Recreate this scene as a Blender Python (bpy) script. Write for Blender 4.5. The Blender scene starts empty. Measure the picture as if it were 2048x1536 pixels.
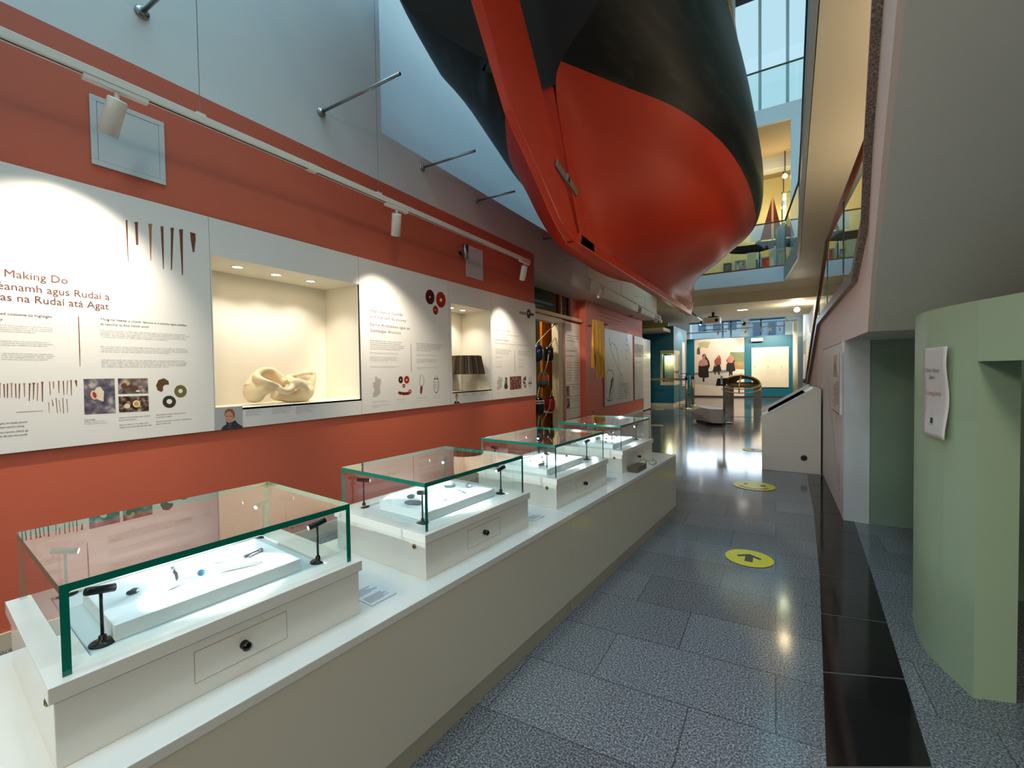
import bpy, bmesh, math, random
from mathutils import Vector, Matrix
random.seed(7)
SC = bpy.context.scene
COL = SC.collection

# ------------------------------------------------------------------ camera
F_PX, YAW, PIT, ROLL, CAM_H = 881.145, -.5398, .0260, -.0150, 1.2
_f = Vector((math.sin(YAW)*math.cos(PIT), math.cos(YAW)*math.cos(PIT), -math.sin(PIT)))
_r = Vector((math.cos(YAW), -math.sin(YAW), 0))
_u = _r.cross(_f)
_r2 = _r*math.cos(ROLL)+_u*math.sin(ROLL)
_u2 = _u*math.cos(ROLL)-_r*math.sin(ROLL)
CAM = Vector((0, 0, CAM_H))
cd = bpy.data.cameras.new('camera')
cd.sensor_fit = 'HORIZONTAL'; cd.sensor_width = 36.0; cd.lens = 36.0*F_PX/2048.0
cd.clip_start = .02; cd.clip_end = 200
co = bpy.data.objects.new('camera', cd); COL.objects.link(co)
_m = Matrix((( _r2.x, _u2.x, -_f.x, 0), (_r2.y, _u2.y, -_f.y, 0), (_r2.z, _u2.z, -_f.z, CAM_H), (0, 0, 0, 1)))
co.matrix_world = _m
SC.camera = co

# ------------------------------------------------------------------ world, exposure, big lights
w = bpy.data.worlds.new('sky'); SC.world = w; w.use_nodes = True
bg = w.node_tree.nodes['Background']
bg.inputs[0].default_value = (.48, .71, .80, 1); bg.inputs[1].default_value = .92
SC.view_settings.view_transform = 'Standard'; SC.view_settings.look = 'None'
SC.view_settings.gamma = 1.0; SC.view_settings.use_curve_mapping = False
SC.view_settings.exposure = 0.32
try:
    SC.cycles.use_denoising = True
    SC.cycles.transparent_max_bounces = 40
    SC.cycles.max_bounces = 8; SC.cycles.diffuse_bounces = 4; SC.cycles.glossy_bounces = 4
    SC.cycles.transmission_bounces = 6
    SC.cycles.sample_clamp_indirect = 6.0
    SC.cycles.caustics_reflective = False; SC.cycles.caustics_refractive = False
except Exception:
    pass

def light(name, kind, loc, energy, color=(1, 1, 1), target=None, size=.1, size_y=None, spot=60, blend=.5, parent=None, spread=None):
    ld = bpy.data.lights.new(name, kind)
    ld.energy = energy; ld.color = color
    if kind == 'AREA':
        ld.shape = 'RECTANGLE' if size_y else 'SQUARE'; ld.size = size
        if size_y: ld.size_y = size_y
        if spread: ld.spread = math.radians(spread)
    elif kind == 'SPOT':
        ld.spot_size = math.radians(spot); ld.spot_blend = blend; ld.shadow_soft_size = size
    else:
        ld.shadow_soft_size = size
    o = bpy.data.objects.new(name, ld); COL.objects.link(o)
    o.location = loc
    if target is not None:
        o.rotation_euler = (Vector(target)-Vector(loc)).to_track_quat('-Z', 'Y').to_euler()
    return o

# daylight falling through the glazed roof of the atrium
SKYC = (.40, .73, 1.0)
light('rooflight_daylight', 'AREA', (-1.0, 2.2, 9.9), 500, SKYC, (-1.0, 2.2, 0), 3.2, 9.8)
# daylight through the back clerestory windows
light('clerestory_daylight', 'AREA', (-1.4, 21.6, 2.95), 60, (.7, .86, 1), (-1.4, 12, 1.2), 4.4, .7)
# the gallery ceiling wash, and the warm fill lamps added out of the frame behind the photographer
WX = -2.95
WARM = (1.0, .88, .72); WARMW = (1.0, .86, .68)

# ------------------------------------------------------------------ unprojecting the survey photo onto real planes
_AX = {'x': 0, 'y': 1, 'z': 2}
def ray(px, py):
    return (_r2*((px-1024)/F_PX) - _u2*((py-768)/F_PX) + _f)
def U(ax, val, px, py):
    d = ray(px, py); i = _AX[ax]
    return CAM + d*((val-CAM[i])/d[i])
def UP(p, n, px, py):
    d = ray(px, py); n = Vector(n)
    return CAM + d*((Vector(p)-CAM).dot(n)/d.dot(n))

# ------------------------------------------------------------------ materials
def lin(c):
    return tuple((x/255/12.92 if x/255 <= .04045 else ((x/255+.055)/1.055)**2.4) for x in c)
MATS = {}
def mat(name, c, rough=.5, metal=0., spec=.5, noise=0., nscale=8., emit=None, estr=1., bump=0., bscale=60., coat=0.):
    if name in MATS: return MATS[name]
    m = bpy.data.materials.new(name); m.use_nodes = True; MATS[name] = m
    nt = m.node_tree; b = nt.nodes['Principled BSDF']
    cl = lin(c)+(1,)
    b.inputs['Base Color'].default_value = cl
    b.inputs['Roughness'].default_value = rough; b.inputs['Metallic'].default_value = metal
    b.inputs['Specular IOR Level'].default_value = spec
    if coat: b.inputs['Coat Weight'].default_value = coat; b.inputs['Coat Roughness'].default_value = .05
    m.diffuse_color = cl
    if noise or bump:
        tc = nt.nodes.new('ShaderNodeTexCoord'); nz = nt.nodes.new('ShaderNodeTexNoise')
        nz.inputs['Scale'].default_value = nscale; nz.inputs['Detail'].default_value = 4
        nt.links.new(tc.outputs['Object'], nz.inputs['Vector'])
        if noise:
            mx = nt.nodes.new('ShaderNodeMix'); mx.data_type = 'RGBA'
            mx.inputs[6].default_value = tuple(x*(1-noise) for x in cl[:3])+(1,)
            mx.inputs[7].default_value = tuple(min(1, x*(1+noise)) for x in cl[:3])+(1,)
            nt.links.new(nz.outputs['Fac'], mx.inputs[0]); nt.links.new(mx.outputs[2], b.inputs['Base Color'])
        if bump:
            n2 = nt.nodes.new('ShaderNodeTexNoise'); n2.inputs['Scale'].default_value = bscale
            nt.links.new(tc.outputs['Object'], n2.inputs['Vector'])
            bp = nt.nodes.new('ShaderNodeBump'); bp.inputs['Strength'].default_value = bump; bp.inputs['Distance'].default_value = .004
            nt.links.new(n2.outputs['Fac'], bp.inputs['Height']); nt.links.new(bp.outputs['Normal'], b.inputs['Normal'])
    if emit:
        b.inputs['Emission Color'].default_value = lin(emit)+(1,); b.inputs['Emission Strength'].default_value = estr
    return m

def glass(name, tint=(.93, .985, .97), f0=.08, maxr=1.0):
    if name in MATS: return MATS[name]
    m = bpy.data.materials.new(name); m.use_nodes = True; MATS[name] = m
    nt = m.node_tree; nt.nodes.clear()
    out = nt.nodes.new('ShaderNodeOutputMaterial'); mix = nt.nodes.new('ShaderNodeMixShader')
    tr = nt.nodes.new('ShaderNodeBsdfTransparent'); tr.inputs[0].default_value = tint+(1,)
    gl = nt.nodes.new('ShaderNodeBsdfGlossy'); gl.inputs['Roughness'].default_value = 0.0
    gl.inputs[0].default_value = (1, 1, 1, 1)
    ge = nt.nodes.new('ShaderNodeNewGeometry')
    dt = nt.nodes.new('ShaderNodeVectorMath'); dt.operation = 'DOT_PRODUCT'
    nt.links.new(ge.outputs['Normal'], dt.inputs[0]); nt.links.new(ge.outputs['Incoming'], dt.inputs[1])
    def mth(op, a, b=None):
        n = nt.nodes.new('ShaderNodeMath'); n.operation = op
        for i, v in enumerate((a, b)):
            if v is None: continue
            if isinstance(v, (int, float)): n.inputs[i].default_value = v
            else: nt.links.new(v, n.inputs[i])
        return n.outputs[0]
    c = mth('ABSOLUTE', dt.outputs['Value'])
    k = mth('POWER', mth('SUBTRACT', 1.0, c), 3.9)
    rr = mth('MINIMUM', mth('ADD', mth('MULTIPLY', k, 1-f0), f0), maxr)
    nt.links.new(rr, mix.inputs[0]); nt.links.new(tr.outputs[0], mix.inputs[1]); nt.links.new(gl.outputs[0], mix.inputs[2])
    nt.links.new(mix.outputs[0], out.inputs[0])
    m.diffuse_color = (.7, .9, .85, .3)
    return m

def emis(name, c, s):
    if name in MATS: return MATS[name]
    m = bpy.data.materials.new(name); m.use_nodes = True; MATS[name] = m
    nt = m.node_tree; nt.nodes.clear()
    out = nt.nodes.new('ShaderNodeOutputMaterial'); e = nt.nodes.new('ShaderNodeEmission')
    e.inputs[0].default_value = lin(c)+(1,); e.inputs[1].default_value = s
    nt.links.new(e.outputs[0], out.inputs[0]); return m

def wood(name, c1, c2, scale=6., rough=.4, axis=2):
    if name in MATS: return MATS[name]
    m = bpy.data.materials.new(name); m.use_nodes = True; MATS[name] = m
    nt = m.node_tree; b = nt.nodes['Principled BSDF']; b.inputs['Roughness'].default_value = rough
    tc = nt.nodes.new('ShaderNodeTexCoord'); mp = nt.nodes.new('ShaderNodeMapping')
    s = [scale*6]*3; s[axis] = scale*.4; mp.inputs['Scale'].default_value = s
    nz = nt.nodes.new('ShaderNodeTexNoise'); nz.inputs['Scale'].default_value = 1.0; nz.inputs['Detail'].default_value = 6
    cr = nt.nodes.new('ShaderNodeValToRGB'); cr.color_ramp.elements[0].color = lin(c1)+(1,); cr.color_ramp.elements[1].color = lin(c2)+(1,)
    cr.color_ramp.elements[0].position = .3; cr.color_ramp.elements[1].position = .7
    nt.links.new(tc.outputs['Object'], mp.inputs[0]); nt.links.new(mp.outputs[0], nz.inputs['Vector'])
    nt.links.new(nz.outputs['Fac'], cr.inputs[0]); nt.links.new(cr.outputs[0], b.inputs['Base Color'])
    return m

def granite(name, c1, c2, c3, scale=160., rough=.22, slabs=None, tone=.18):
    m = bpy.data.materials.new(name); m.use_nodes = True; MATS[name] = m
    nt = m.node_tree; b = nt.nodes['Principled BSDF']; b.inputs['Roughness'].default_value = rough
    b.inputs['Specular IOR Level'].default_value = .6
    tc = nt.nodes.new('ShaderNodeTexCoord')
    n1 = nt.nodes.new('ShaderNodeTexNoise'); n1.inputs['Scale'].default_value = scale; n1.inputs['Detail'].default_value = 3; n1.inputs['Roughness'].default_value = .75
    nt.links.new(tc.outputs['Object'], n1.inputs['Vector'])
    cr = nt.nodes.new('ShaderNodeValToRGB'); e = cr.color_ramp.elements
    e[0].position = .36; e[0].color = lin(c1)+(1,); e[1].position = .66; e[1].color = lin(c3)+(1,)
    x = e.new(.5); x.color = lin(c2)+(1,)
    nt.links.new(n1.outputs['Fac'], cr.inputs[0])
    col = cr.outputs[0]
    if slabs:
        sx = nt.nodes.new('ShaderNodeSeparateXYZ'); nt.links.new(tc.outputs['Object'], sx.inputs[0])
        ml = nt.nodes.new('ShaderNodeMath'); ml.operation = 'MULTIPLY_ADD'; ml.inputs[1].default_value = -.055
        nt.links.new(sx.outputs[0], ml.inputs[0]); nt.links.new(sx.outputs[1], ml.inputs[2])
        cx = nt.nodes.new('ShaderNodeCombineXYZ'); nt.links.new(sx.outputs[0], cx.inputs[0]); nt.links.new(ml.outputs[0], cx.inputs[1])
        br = nt.nodes.new('ShaderNodeTexBrick'); br.offset = .43; br.offset_frequency = 2; br.squash = 1.35; br.squash_frequency = 3
        br.inputs['Color1'].default_value = (1-tone, 1-tone, 1-tone, 1); br.inputs['Color2'].default_value = (1+tone, 1+tone, 1+tone, 1)
        br.inputs['Mortar'].default_value = (.5, .49, .47, 1)
        br.inputs['Scale'].default_value = 1.0; br.inputs['Mortar Size'].default_value = .0026; br.inputs['Mortar Smooth'].default_value = .1
        br.inputs['Bias'].default_value = 0.0
        br.inputs['Brick Width'].default_value = slabs[0]; br.inputs['Row Height'].default_value = slabs[1]
        nt.links.new(cx.outputs[0], br.inputs['Vector'])
        mx = nt.nodes.new('ShaderNodeMix'); mx.data_type = 'RGBA'; mx.blend_type = 'MULTIPLY'; mx.inputs[0].default_value = 1
        nt.links.new(col, mx.inputs[6]); nt.links.new(br.outputs['Color'], mx.inputs[7]); col = mx.outputs[2]
    nt.links.new(col, b.inputs['Base Color'])
    return m

RED = mat('paint_red_orange', (207, 102, 76), .55, noise=.03, nscale=3, bump=.03, bscale=90)
PINK = mat('paint_coral', (210, 106, 86), .55, noise=.03, nscale=3)
WHITE = mat('paint_white', (228, 230, 228), .55, noise=.02, nscale=3)
CREAM = mat('paint_cream', (232, 222, 200), .6, noise=.02, nscale=3)
ROSE = mat('paint_warm_white', (246, 224, 212), .6, noise=.02, nscale=3)
GREYP = mat('paint_soffit', (222, 221, 214), .65, noise=.02, nscale=3)
GREEN = mat('paint_sage_green', (176, 198, 168), .5, noise=.02, nscale=3)
TEALD = mat('paint_grey_green', (140, 160, 140), .5, noise=.02, nscale=3)
TEAL = mat('paint_teal', (0, 104, 128), .5, noise=.03, nscale=3)
BOARD = mat('printed_board_white', (236, 235, 232), .35)
BOARDE = mat('board_edge_black', (40, 32, 30), .5)
NICHE = mat('niche_cream', (244, 238, 222), .5)
LACQ = mat('lacquer_white', (228, 227, 220), .16, spec=.5, coat=.3)
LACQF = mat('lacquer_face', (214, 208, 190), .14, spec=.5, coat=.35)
STEEL = mat('brushed_steel', (160, 160, 158), .3, 1.0)
DARKST = mat('dark_steel', (70, 68, 64), .35, .9)
BLACK = mat('black_metal', (18, 20, 24), .35, .4)
WMETAL = mat('white_metal', (232, 228, 220), .35)
GLASS = glass('case_glass')
GEDGE = mat('glass_edge_teal', (0, 112, 94), .12)
RGLASS = glass('railing_glass', (.80, .93, .92), .07)
WGLASS = glass('window_glass', (.93, .97, 1.0), .05)
LENS_C = emis('lens_cool', (225, 240, 255), 40)
LENS_W = emis('lens_warm', (255, 232, 196), 18)
BLKPR = mat('print_black', (34, 32, 34), .6)
GRYPR = mat('print_grey', (92, 90, 92), .6)
LGTPR = mat('print_light_grey', (176, 168, 164), .6)
REDPR = mat('print_brown_red', (112, 60, 48), .6)
BRNPR = mat('print_bone', (116, 66, 44), .6, noise=.35, nscale=60)
BONE2 = mat('print_bone_light', (170, 120, 84), .6, noise=.3, nscale=60)
WOODO = wood('wood_orange', (170, 96, 30), (206, 130, 52), 5, .35)
WOODR = wood('wood_handrail', (112, 54, 26), (150, 78, 40), 5, .3, 1)
WOODL = wood('wood_pale', (188, 158, 104), (214, 186, 132), 6, .5, 0)

# ------------------------------------------------------------------ mesh helpers
class MB:
    def __init__(s): s.v = []; s.f = []; s.m = []; s.sm = []
    def vs(s, pts):
        i = len(s.v); s.v += [tuple(p) for p in pts]; return i
    def face(s, idx, m=0, smooth=False):
        s.f.append(tuple(idx)); s.m.append(m); s.sm.append(smooth)
    def poly(s, pts, m=0):
        i = s.vs(pts); s.face(range(i, i+len(pts)), m); return s
    def box(s, x0, x1, y0, y1, z0, z1, m=0, T=None, skip=()):
        P = [Vector((x, y, z)) for z in (z0, z1) for y in (y0, y1) for x in (x0, x1)]
        if T: P = [T(p) for p in P]
        i = s.vs(P)
        for k, q in (('b', (0, 2, 3, 1)), ('t', (4, 5, 7, 6)), ('f', (0, 1, 5, 4)), ('k', (2, 6, 7, 3)), ('l', (0, 4, 6, 2)), ('r', (1, 3, 7, 5))):
            if k not in skip: s.face([i+j for j in q], m)
        return s
    def prism(s, pts, vec, m=0, mside=None):
        # closed polygon (list of 3D points) extruded along vec
        n = len(pts); vec = Vector(vec); pts = [Vector(p) for p in pts]
        nrm = Vector((0, 0, 0))
        for a in range(n):
            p, q = pts[a], pts[(a+1) % n]; nrm += p.cross(q)
        if nrm.dot(vec) > 0: pts = pts[::-1]
        i = s.vs(pts); j = s.vs([p+vec for p in pts])
        s.face(range(i, i+n), m); s.face(range(j+n-1, j-1, -1), m)
        for a in range(n):
            b = (a+1) % n
            s.face((i+b, i+a, j+a, j+b), m if mside is None else mside)
        return s
    def tube(s, path, r, seg=10, m=0, cap=True, smooth=True, closed=False):
        path = [Vector(p) for p in path]; n = len(path)
        rr = r if isinstance(r, (list, tuple)) else [r]*n
        rings = []; prev = None
        for k in range(n):
            if closed: t = path[(k+1) % n]-path[k-1]
            else: t = path[min(k+1, n-1)]-path[max(k-1, 0)]
            t.normalize()
            if prev is None:
                a = Vector((0, 0, 1)) if abs(t.z) < .9 else Vector((1, 0, 0)); u = t.cross(a).normalized()
            else:
                u = (prev - t*prev.dot(t)); u = u.normalized() if u.length > 1e-6 else t.orthogonal().normalized()
            prev = u; v = t.cross(u)
            rings.append(s.vs([path[k]+(u*math.cos(2*math.pi*j/seg)+v*math.sin(2*math.pi*j/seg))*rr[k] for j in range(seg)]))
        for k in range(n if closed else n-1):
            a, b = rings[k], rings[(k+1) % n]
            for j in range(seg):
                j2 = (j+1) % seg; s.face((a+j, a+j2, b+j2, b+j), m, smooth)
        if cap and not closed:
            s.face([rings[0]+j for j in range(seg)][::-1], m); s.face([rings[-1]+j for j in range(seg)], m)
        return s
    def lathe(s, prof, c=(0, 0, 0), seg=24, m=0, T=None, smooth=True):
        c = Vector(c); rings = []
        for r, z in prof:
            P = [c+Vector((r*math.cos(2*math.pi*j/seg), r*math.sin(2*math.pi*j/seg), z)) for j in range(seg)]
            if T: P = [T(p) for p in P]
            rings.append(s.vs(P))
        for k in range(len(prof)-1):
            a, b = rings[k], rings[k+1]
            for j in range(seg):
                j2 = (j+1) % seg; s.face((a+j, a+j2, b+j2, b+j), m, smooth)
        s.face([rings[0]+j for j in range(seg)][::-1], m); s.face([rings[-1]+j for j in range(seg)], m)
        return s
    def ell(s, c, rx, ry, rz, seg=16, rings=10, m=0):
        prof = []
        for k in range(rings+1):
            a = -math.pi/2+math.pi*k/rings; prof.append((max(1e-4, math.cos(a)), math.sin(a)))
        c = Vector(c)
        return s.lathe(prof, (0, 0, 0), seg, m, T=lambda p: c+Vector((p.x*rx, p.y*ry, p.z*rz)))
    def build(s, name, mats, parent=None, world=False, bevel=0., subsurf=0, local=None):
        me = bpy.data.meshes.new(name); me.from_pydata(s.v, [], s.f)
        if not isinstance(mats, (list, tuple)): mats = [mats]
        for m in mats: me.materials.append(m)
        me.polygons.foreach_set('material_index', [min(x, len(mats)-1) for x in s.m])
        me.polygons.foreach_set('use_smooth', s.sm)
        me.update()
        o = bpy.data.objects.new(name, me); COL.objects.link(o)
        if parent is not None:
            o.parent = parent
            if world: o.matrix_parent_inverse = rootmat(parent).inverted()
        if bevel:
            b = o.modifiers.new('bevel', 'BEVEL'); b.width = bevel; b.segments = 2; b.limit_method = 'ANGLE'; b.angle_limit = math.radians(50)
        if subsurf:
            b = o.modifiers.new('subsurf', 'SUBSURF'); b.levels = subsurf; b.render_levels = subsurf
        return o

def rootmat(o):
    M = Matrix.LocRotScale(o.location, o.rotation_euler.to_quaternion(), o.scale)
    if o.parent is not None: M = rootmat(o.parent) @ o.matrix_parent_inverse @ M
    return M
def tag(o, label, cat, group=None, kind=None):
    o['label'] = label; o['category'] = cat
    if group: o['group'] = group
    if kind: o['kind'] = kind
    return o
def thing(name, label, cat, loc=(0, 0, 0), rz=0., group=None):
    o = bpy.data.objects.new(name, None); COL.objects.link(o)
    o.empty_display_size = .1; o.location = loc; o.rotation_euler = (0, 0, rz)
    return tag(o, label, cat, group)
def struct(o):
    o['kind'] = 'structure'; return o
def kids(o): return [c for c in bpy.data.objects if c.parent == o]
def dup(root, loc, rz=None, label=None, group=None):
    m = {root: root.copy()}; COL.objects.link(m[root])
    lst = [root]
    while lst:
        p = lst.pop()
        for ch in KIDS.get(p, None) or kids(p):
            c = ch.copy(); COL.objects.link(c); c.parent = m[p]; m[ch] = c; lst.append(ch)
    r = m[root]; r.location = loc
    if rz is not None: r.rotation_euler = (0, 0, rz)
    if label: r['label'] = label
    if group: r['group'] = group
    return r
KIDS = {}

def frameT(o, u, v, n):
    o = Vector(o); u = Vector(u); v = Vector(v); n = Vector(n)
    return lambda p: o+u*p.x+v*p.y+n*p.z

# ---- lettering: real flat letters lying on their board
def text(parent, name, body, pos, u, v, size, m, width=None, space=1.0, align='LEFT', bold=0.):
    if abs(pos[0]-WX-.02) < .012: size *= {'heading': .80, 'body_text': .62, 'intro_text': .72, 'caption_text': .64}.get(name, 1)
    if '\n' in body: size, space = size*space/1.5, 1.5
    else: size *= .50 if space == 1.0 else space*.85
    if '\n\n' in body:
        ps = body.split('\n\n'); big = max(len(l) for l in body.split('\n')); row = 0; out = None
        for p_ in ps:
            ls = p_.split('\n')
            wd = width*max(len(l) for l in ls)/big if width else None
            out = text(parent, name, p_, Vector(pos)-Vector(v).normalized()*(row*size*1.5), u, v, size if len(ls) > 1 else size/(.85*1.5), m, wd, 1.5, align)
            row += len(ls)+.9
        return out
    cu = bpy.data.curves.new(name, 'FONT'); cu.body = body; cu.size = size; cu.resolution_u = 2
    cu.align_x = align; cu.align_y = 'TOP_BASELINE'; cu.space_line = space
    cu.materials.append(m)
    o = bpy.data.objects.new(name, cu); COL.objects.link(o)
    u = Vector(u).normalized(); v = Vector(v).normalized(); n = u.cross(v)
    o.parent = parent
    M = Matrix(((u.x, v.x, n.x, pos[0]), (u.y, v.y, n.y, pos[1]), (u.z, v.z, n.z, pos[2]), (0, 0, 0, 1)))
    o.matrix_parent_inverse = rootmat(parent).inverted()
    o.matrix_basis = M
    TEXTS.append((o, width))
    return o
TEXTS = []
def fit_text():
    bpy.context.view_layer.update()
    dg = bpy.context.evaluated_depsgraph_get()
    for o, wd in TEXTS:
        me = bpy.data.meshes.new_from_object(o.evaluated_get(dg))
        if wd and len(me.vertices):
            xs = [v.co.x for v in me.vertices]; d = max(xs)-min(xs)
            if d > 1e-5: me.transform(Matrix.Diagonal((max(.3, min(3., wd/d)), 1, 1, 1)))
        nm = o.name.split('.')[0]; par, pi, mb = o.parent, o.matrix_parent_inverse.copy(), o.matrix_basis.copy()
        cu = o.data; bpy.data.objects.remove(o); bpy.data.curves.remove(cu)
        me.name = nm
        n = bpy.data.objects.new(nm, me); COL.objects.link(n)
        n.parent = par; n.matrix_parent_inverse = pi; n.matrix_basis = mb
# ================================================================== THE SETTING
WX = -2.95            # face of the long red wall
NZ0, NZ1 = 1.0, 1.94  # niche opening
N1 = (1.372, 2.474); N2 = (3.666, 4.412)
WEND = 5.58

def wall_yz(name, xf, y0, y1, z0, z1, m, holes=(), th=.2, side=-1):
    """wall slab in a plane x = xf with rectangular holes (ya, yb, za, zb); its body lies to side*x"""
    ys = sorted({y0, y1, *[h[0] for h in holes], *[h[1] for h in holes]})
    zs = sorted({z0, z1, *[h[2] for h in holes], *[h[3] for h in holes]})
    b = MB(); x0, x1 = sorted((xf, xf+side*th))
    for a, c in zip(ys, ys[1:]):
        for d, e in zip(zs, zs[1:]):
            if any(h[0] < (a+c)/2 < h[1] and h[2] < (d+e)/2 < h[3] for h in holes): continue
            b.box(x0, x1, a, c, d, e)
    return struct(b.build(name, m))

# floor: grey granite slabs
FLOOR = granite('granite_slabs', (50, 53, 57), (106, 109, 112), (174, 177, 180), 150., .11, (.62, .33), .17)
struct(MB().box(-9, 5, -3, 26, -.12, 0).build('floor', FLOOR))
# black polished band let into the floor
BLKG = mat('black_granite_polished', (24, 22, 23), .08, spec=.5, noise=.3, nscale=120)
sl = [(-.06, -.6), (.03, .6), (.131, 1.583), (.219, 3.088), (.27, 4.4), (.301, 5.95)]
sr = [(.22, -.6), (.33, .6), (.401, 1.739), (.47, 3.088), (.53, 4.4), (.60, 5.95)]
b = MB()
for i in range(len(sl)-1):
    for j in range(3):
        t0, t1 = j/3, (j+1)/3
        lp = lambda A, t: (A[i][0]+(A[i+1][0]-A[i][0])*t, A[i][1]+(A[i+1][1]-A[i][1])*t)
        g = .0035
        a, c, d, e = lp(sl, t0+g), lp(sr, t0+g), lp(sr, t1-g), lp(sl, t1-g)
        b.prism([(*a, .0015), (*c, .0015), (*d, .0015), (*e, .0015)], (0, 0, .0015))
struct(b.build('trim_1', BLKG))
b = MB()
b.prism([(*p, .0005) for p in sl]+[(*p, .0005) for p in sr[::-1]], (0, 0, .001))
struct(b.build('trim_2', mat('black_band_joint', (96, 90, 84), .5)))

# the long left wall: red below, white above, with a step-back high up
holes = [(N1[0]-.013, N1[1]+.013, NZ0-.013, NZ1+.013), (N2[0]-.013, N2[1]+.013, NZ0-.013, NZ1+.013)]
wall_yz('wall_left', WX, -2.0, WEND, 0, 2.88, RED, holes, .2)
struct(MB().box(WX, WX+.014, -2.0, WEND-.02, 0, .075).build('baseboard_left', mat('skirting_cream', (206, 196, 172), .5)))
b = MB()
b.box(WX-.2, WX, -2.0, 2.775, 2.88, 9.9)
b.box(WX-.2, WX, 2.775, WEND, 2.88, 3.308)
b.box(WX-.62, WX, WEND, 13.1, 2.66, 3.308)
b.box(WX-.62, WX-.42, 2.775, 13.1, 3.308, 9.9)
b.box(WX-.42, WX-.2, 2.6, 2.775, 3.308, 9.9)
struct(b.build('wall_left_upper', WHITE))

# return, shop front and coral wall beyond
XD, XP, YR = -3.494, -3.356, 8.58
b = MB(); b.box(XD-.3, XP, YR, 13.06, 0, 2.7)
struct(b.build('wall_left_far', PINK))
struct(MB().box(XP, XP+.012, YR, 13.06, 0, .07).build('baseboard_left_far', mat('skirting_grey', (190, 192, 190), .5)))
b = MB(); b.box(XD-.12, XD, 7.80, YR, 0, 2.2); b.box(XD-.12, XD, 8.12, YR, 2.2, 2.7)
struct(b.build('wall_shop_side', RED))
b = MB(); b.box(-5.2, -5.1, 4.9, 9.2, 0, 2.9); b.box(-5.2, XD, 9.1, 9.2, 0, 2.9); b.box(-5.2, WX-.2, 4.9, 5.0, 0, 2.9)
struct(b.build('wall_shop_back', mat('shop_wall_olive', (120, 116, 84), .6)))
struct(MB().box(-5.2, WX-.62, 4.9, 9.2, 2.83, 2.9).build('ceiling_shop', CREAM))
# shop door frame
b = MB()
b.box(XD-.1, XD+.03, 5.5, 7.65, 2.10, 2.20); b.box(XD-.1, XD+.03, 7.47, 7.65, 0, 2.10)
struct(b.build('door_1', mat('door_frame_cream', (226, 214, 184), .4)))
b = MB(); b.box(XD-.1, XD+.02, 7.655, 7.80, 0, 2.20); b.box(XD-.08, XD+.01, 7.655, 7.70, 2.26, 2.83)
struct(b.build('trim_3', WOODO))
b = MB(); b.box(XD-.1, XD+.09, 5.5, 8.56, 2.201, 2.262)
struct(b.build('trim_4', wood('wood_honey', (184, 118, 58), (214, 152, 84), 5, .35, 1)))
b = MB(); b.box(XD-.05, XD-.04, 5.5, 7.65, 2.262, 2.83); b.box(XD-.05, XD-.04, 7.70, 8.12, 2.262, 2.83)
struct(b.build('window_1', mat('dark_clerestory_glass', (14, 18, 22), .05, spec=.6)))

# far end of the hall
YB = 20.95
b = MB(); b.box(-3.45, .66, YB, YB+.2, 0, 2.56)
struct(b.build('wall_back', TEAL))
b = MB()
b.box(-9, -3.45, 21.9, 22.1, 0, 5.5); b.box(.95, 5, 21.9, 22.1, 0, 5.5)
b.box(-3.45, .95, 21.9, 22.1, 0, 2.5); b.box(-3.45, .95, 21.9, 22.1, 3.36, 5.5)
b.box(-1.32, -.99, 21.9, 22.1, 2.5, 3.36); b.box(.33, .95, 21.9, 22.1, 2.5, 3.36)
struct(b.build('wall_back_outer', WHITE))
FRB = mat('window_frame_blue', (52, 92, 116), .4)
for n, (x0, x1, bars) in enumerate(((-3.45, -1.32, (-2.05, -1.72)), (-.99, .33, (-.55,))), 2):
    b = MB(); b.box(x0, x1, 21.86, 21.95, 2.5, 2.56); b.box(x0, x1, 21.86, 21.95, 3.3, 3.36)
    for xx in bars: b.box(xx-.03, xx+.03, 21.86, 21.95, 2.5, 3.36)
    o = struct(b.build('window_%d' % n, FRB))
    b = MB(); b.poly([(x0, 21.93, 2.5), (x1, 21.93, 2.5), (x1, 21.93, 3.36), (x0, 21.93, 3.36)])
    b.build('pane', WGLASS, o)
struct(MB().box(-9.2, -9, -3, 22, 0, 9.9).build('wall_left_outer', WHITE))
struct(MB().box(5, 5.2, -3, 22, 0, 9.9).build('wall_right_outer', CREAM))
struct(MB().box(-9, 5, -3.2, -3, 0, 9.9).build('wall_front', CREAM))
# cream wall and round column to the right of the teal wall
b = MB(); b.box(.95, 1.15, 12.5, 22, 0, 3.4)
struct(b.build('wall_right_far', CREAM))
b = MB(); b.lathe([(.085, 0), (.085, 3.03)], (.66, 20.7, 0), 24)
struct(b.build('column_far', CREAM))
# ceilings under the gallery: slab soffit, downstand, lower ceiling, higher rear ceiling
SOF = mat('soffit_paint', (236, 226, 204), .6)
b = MB()
b.prism([(-3.6, 12.5, 3.3), (.2, 12.45, 3.3), (.39, 10.0, 3.3), (.215, 3.1, 3.3), (.16, 1.0, 3.3), (.12, -3, 3.3), (5, -3, 3.3), (5, 13.8, 3.3), (-3.6, 13.8, 3.3)], (0, 0, .30))
struct(b.build('ceiling_gallery', SOF))
b = MB(); b.box(-9, 5, 13.8, 18.1, 3.035, 3.4)
struct(b.build('ceiling_low', SOF))
b = MB(); b.box(-9, 5, 18.1, 22, 3.75, 3.9); b.box(-9, 5, 18.0, 18.12, 3.4, 3.9)
struct(b.build('ceiling_rear', WHITE))
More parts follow.
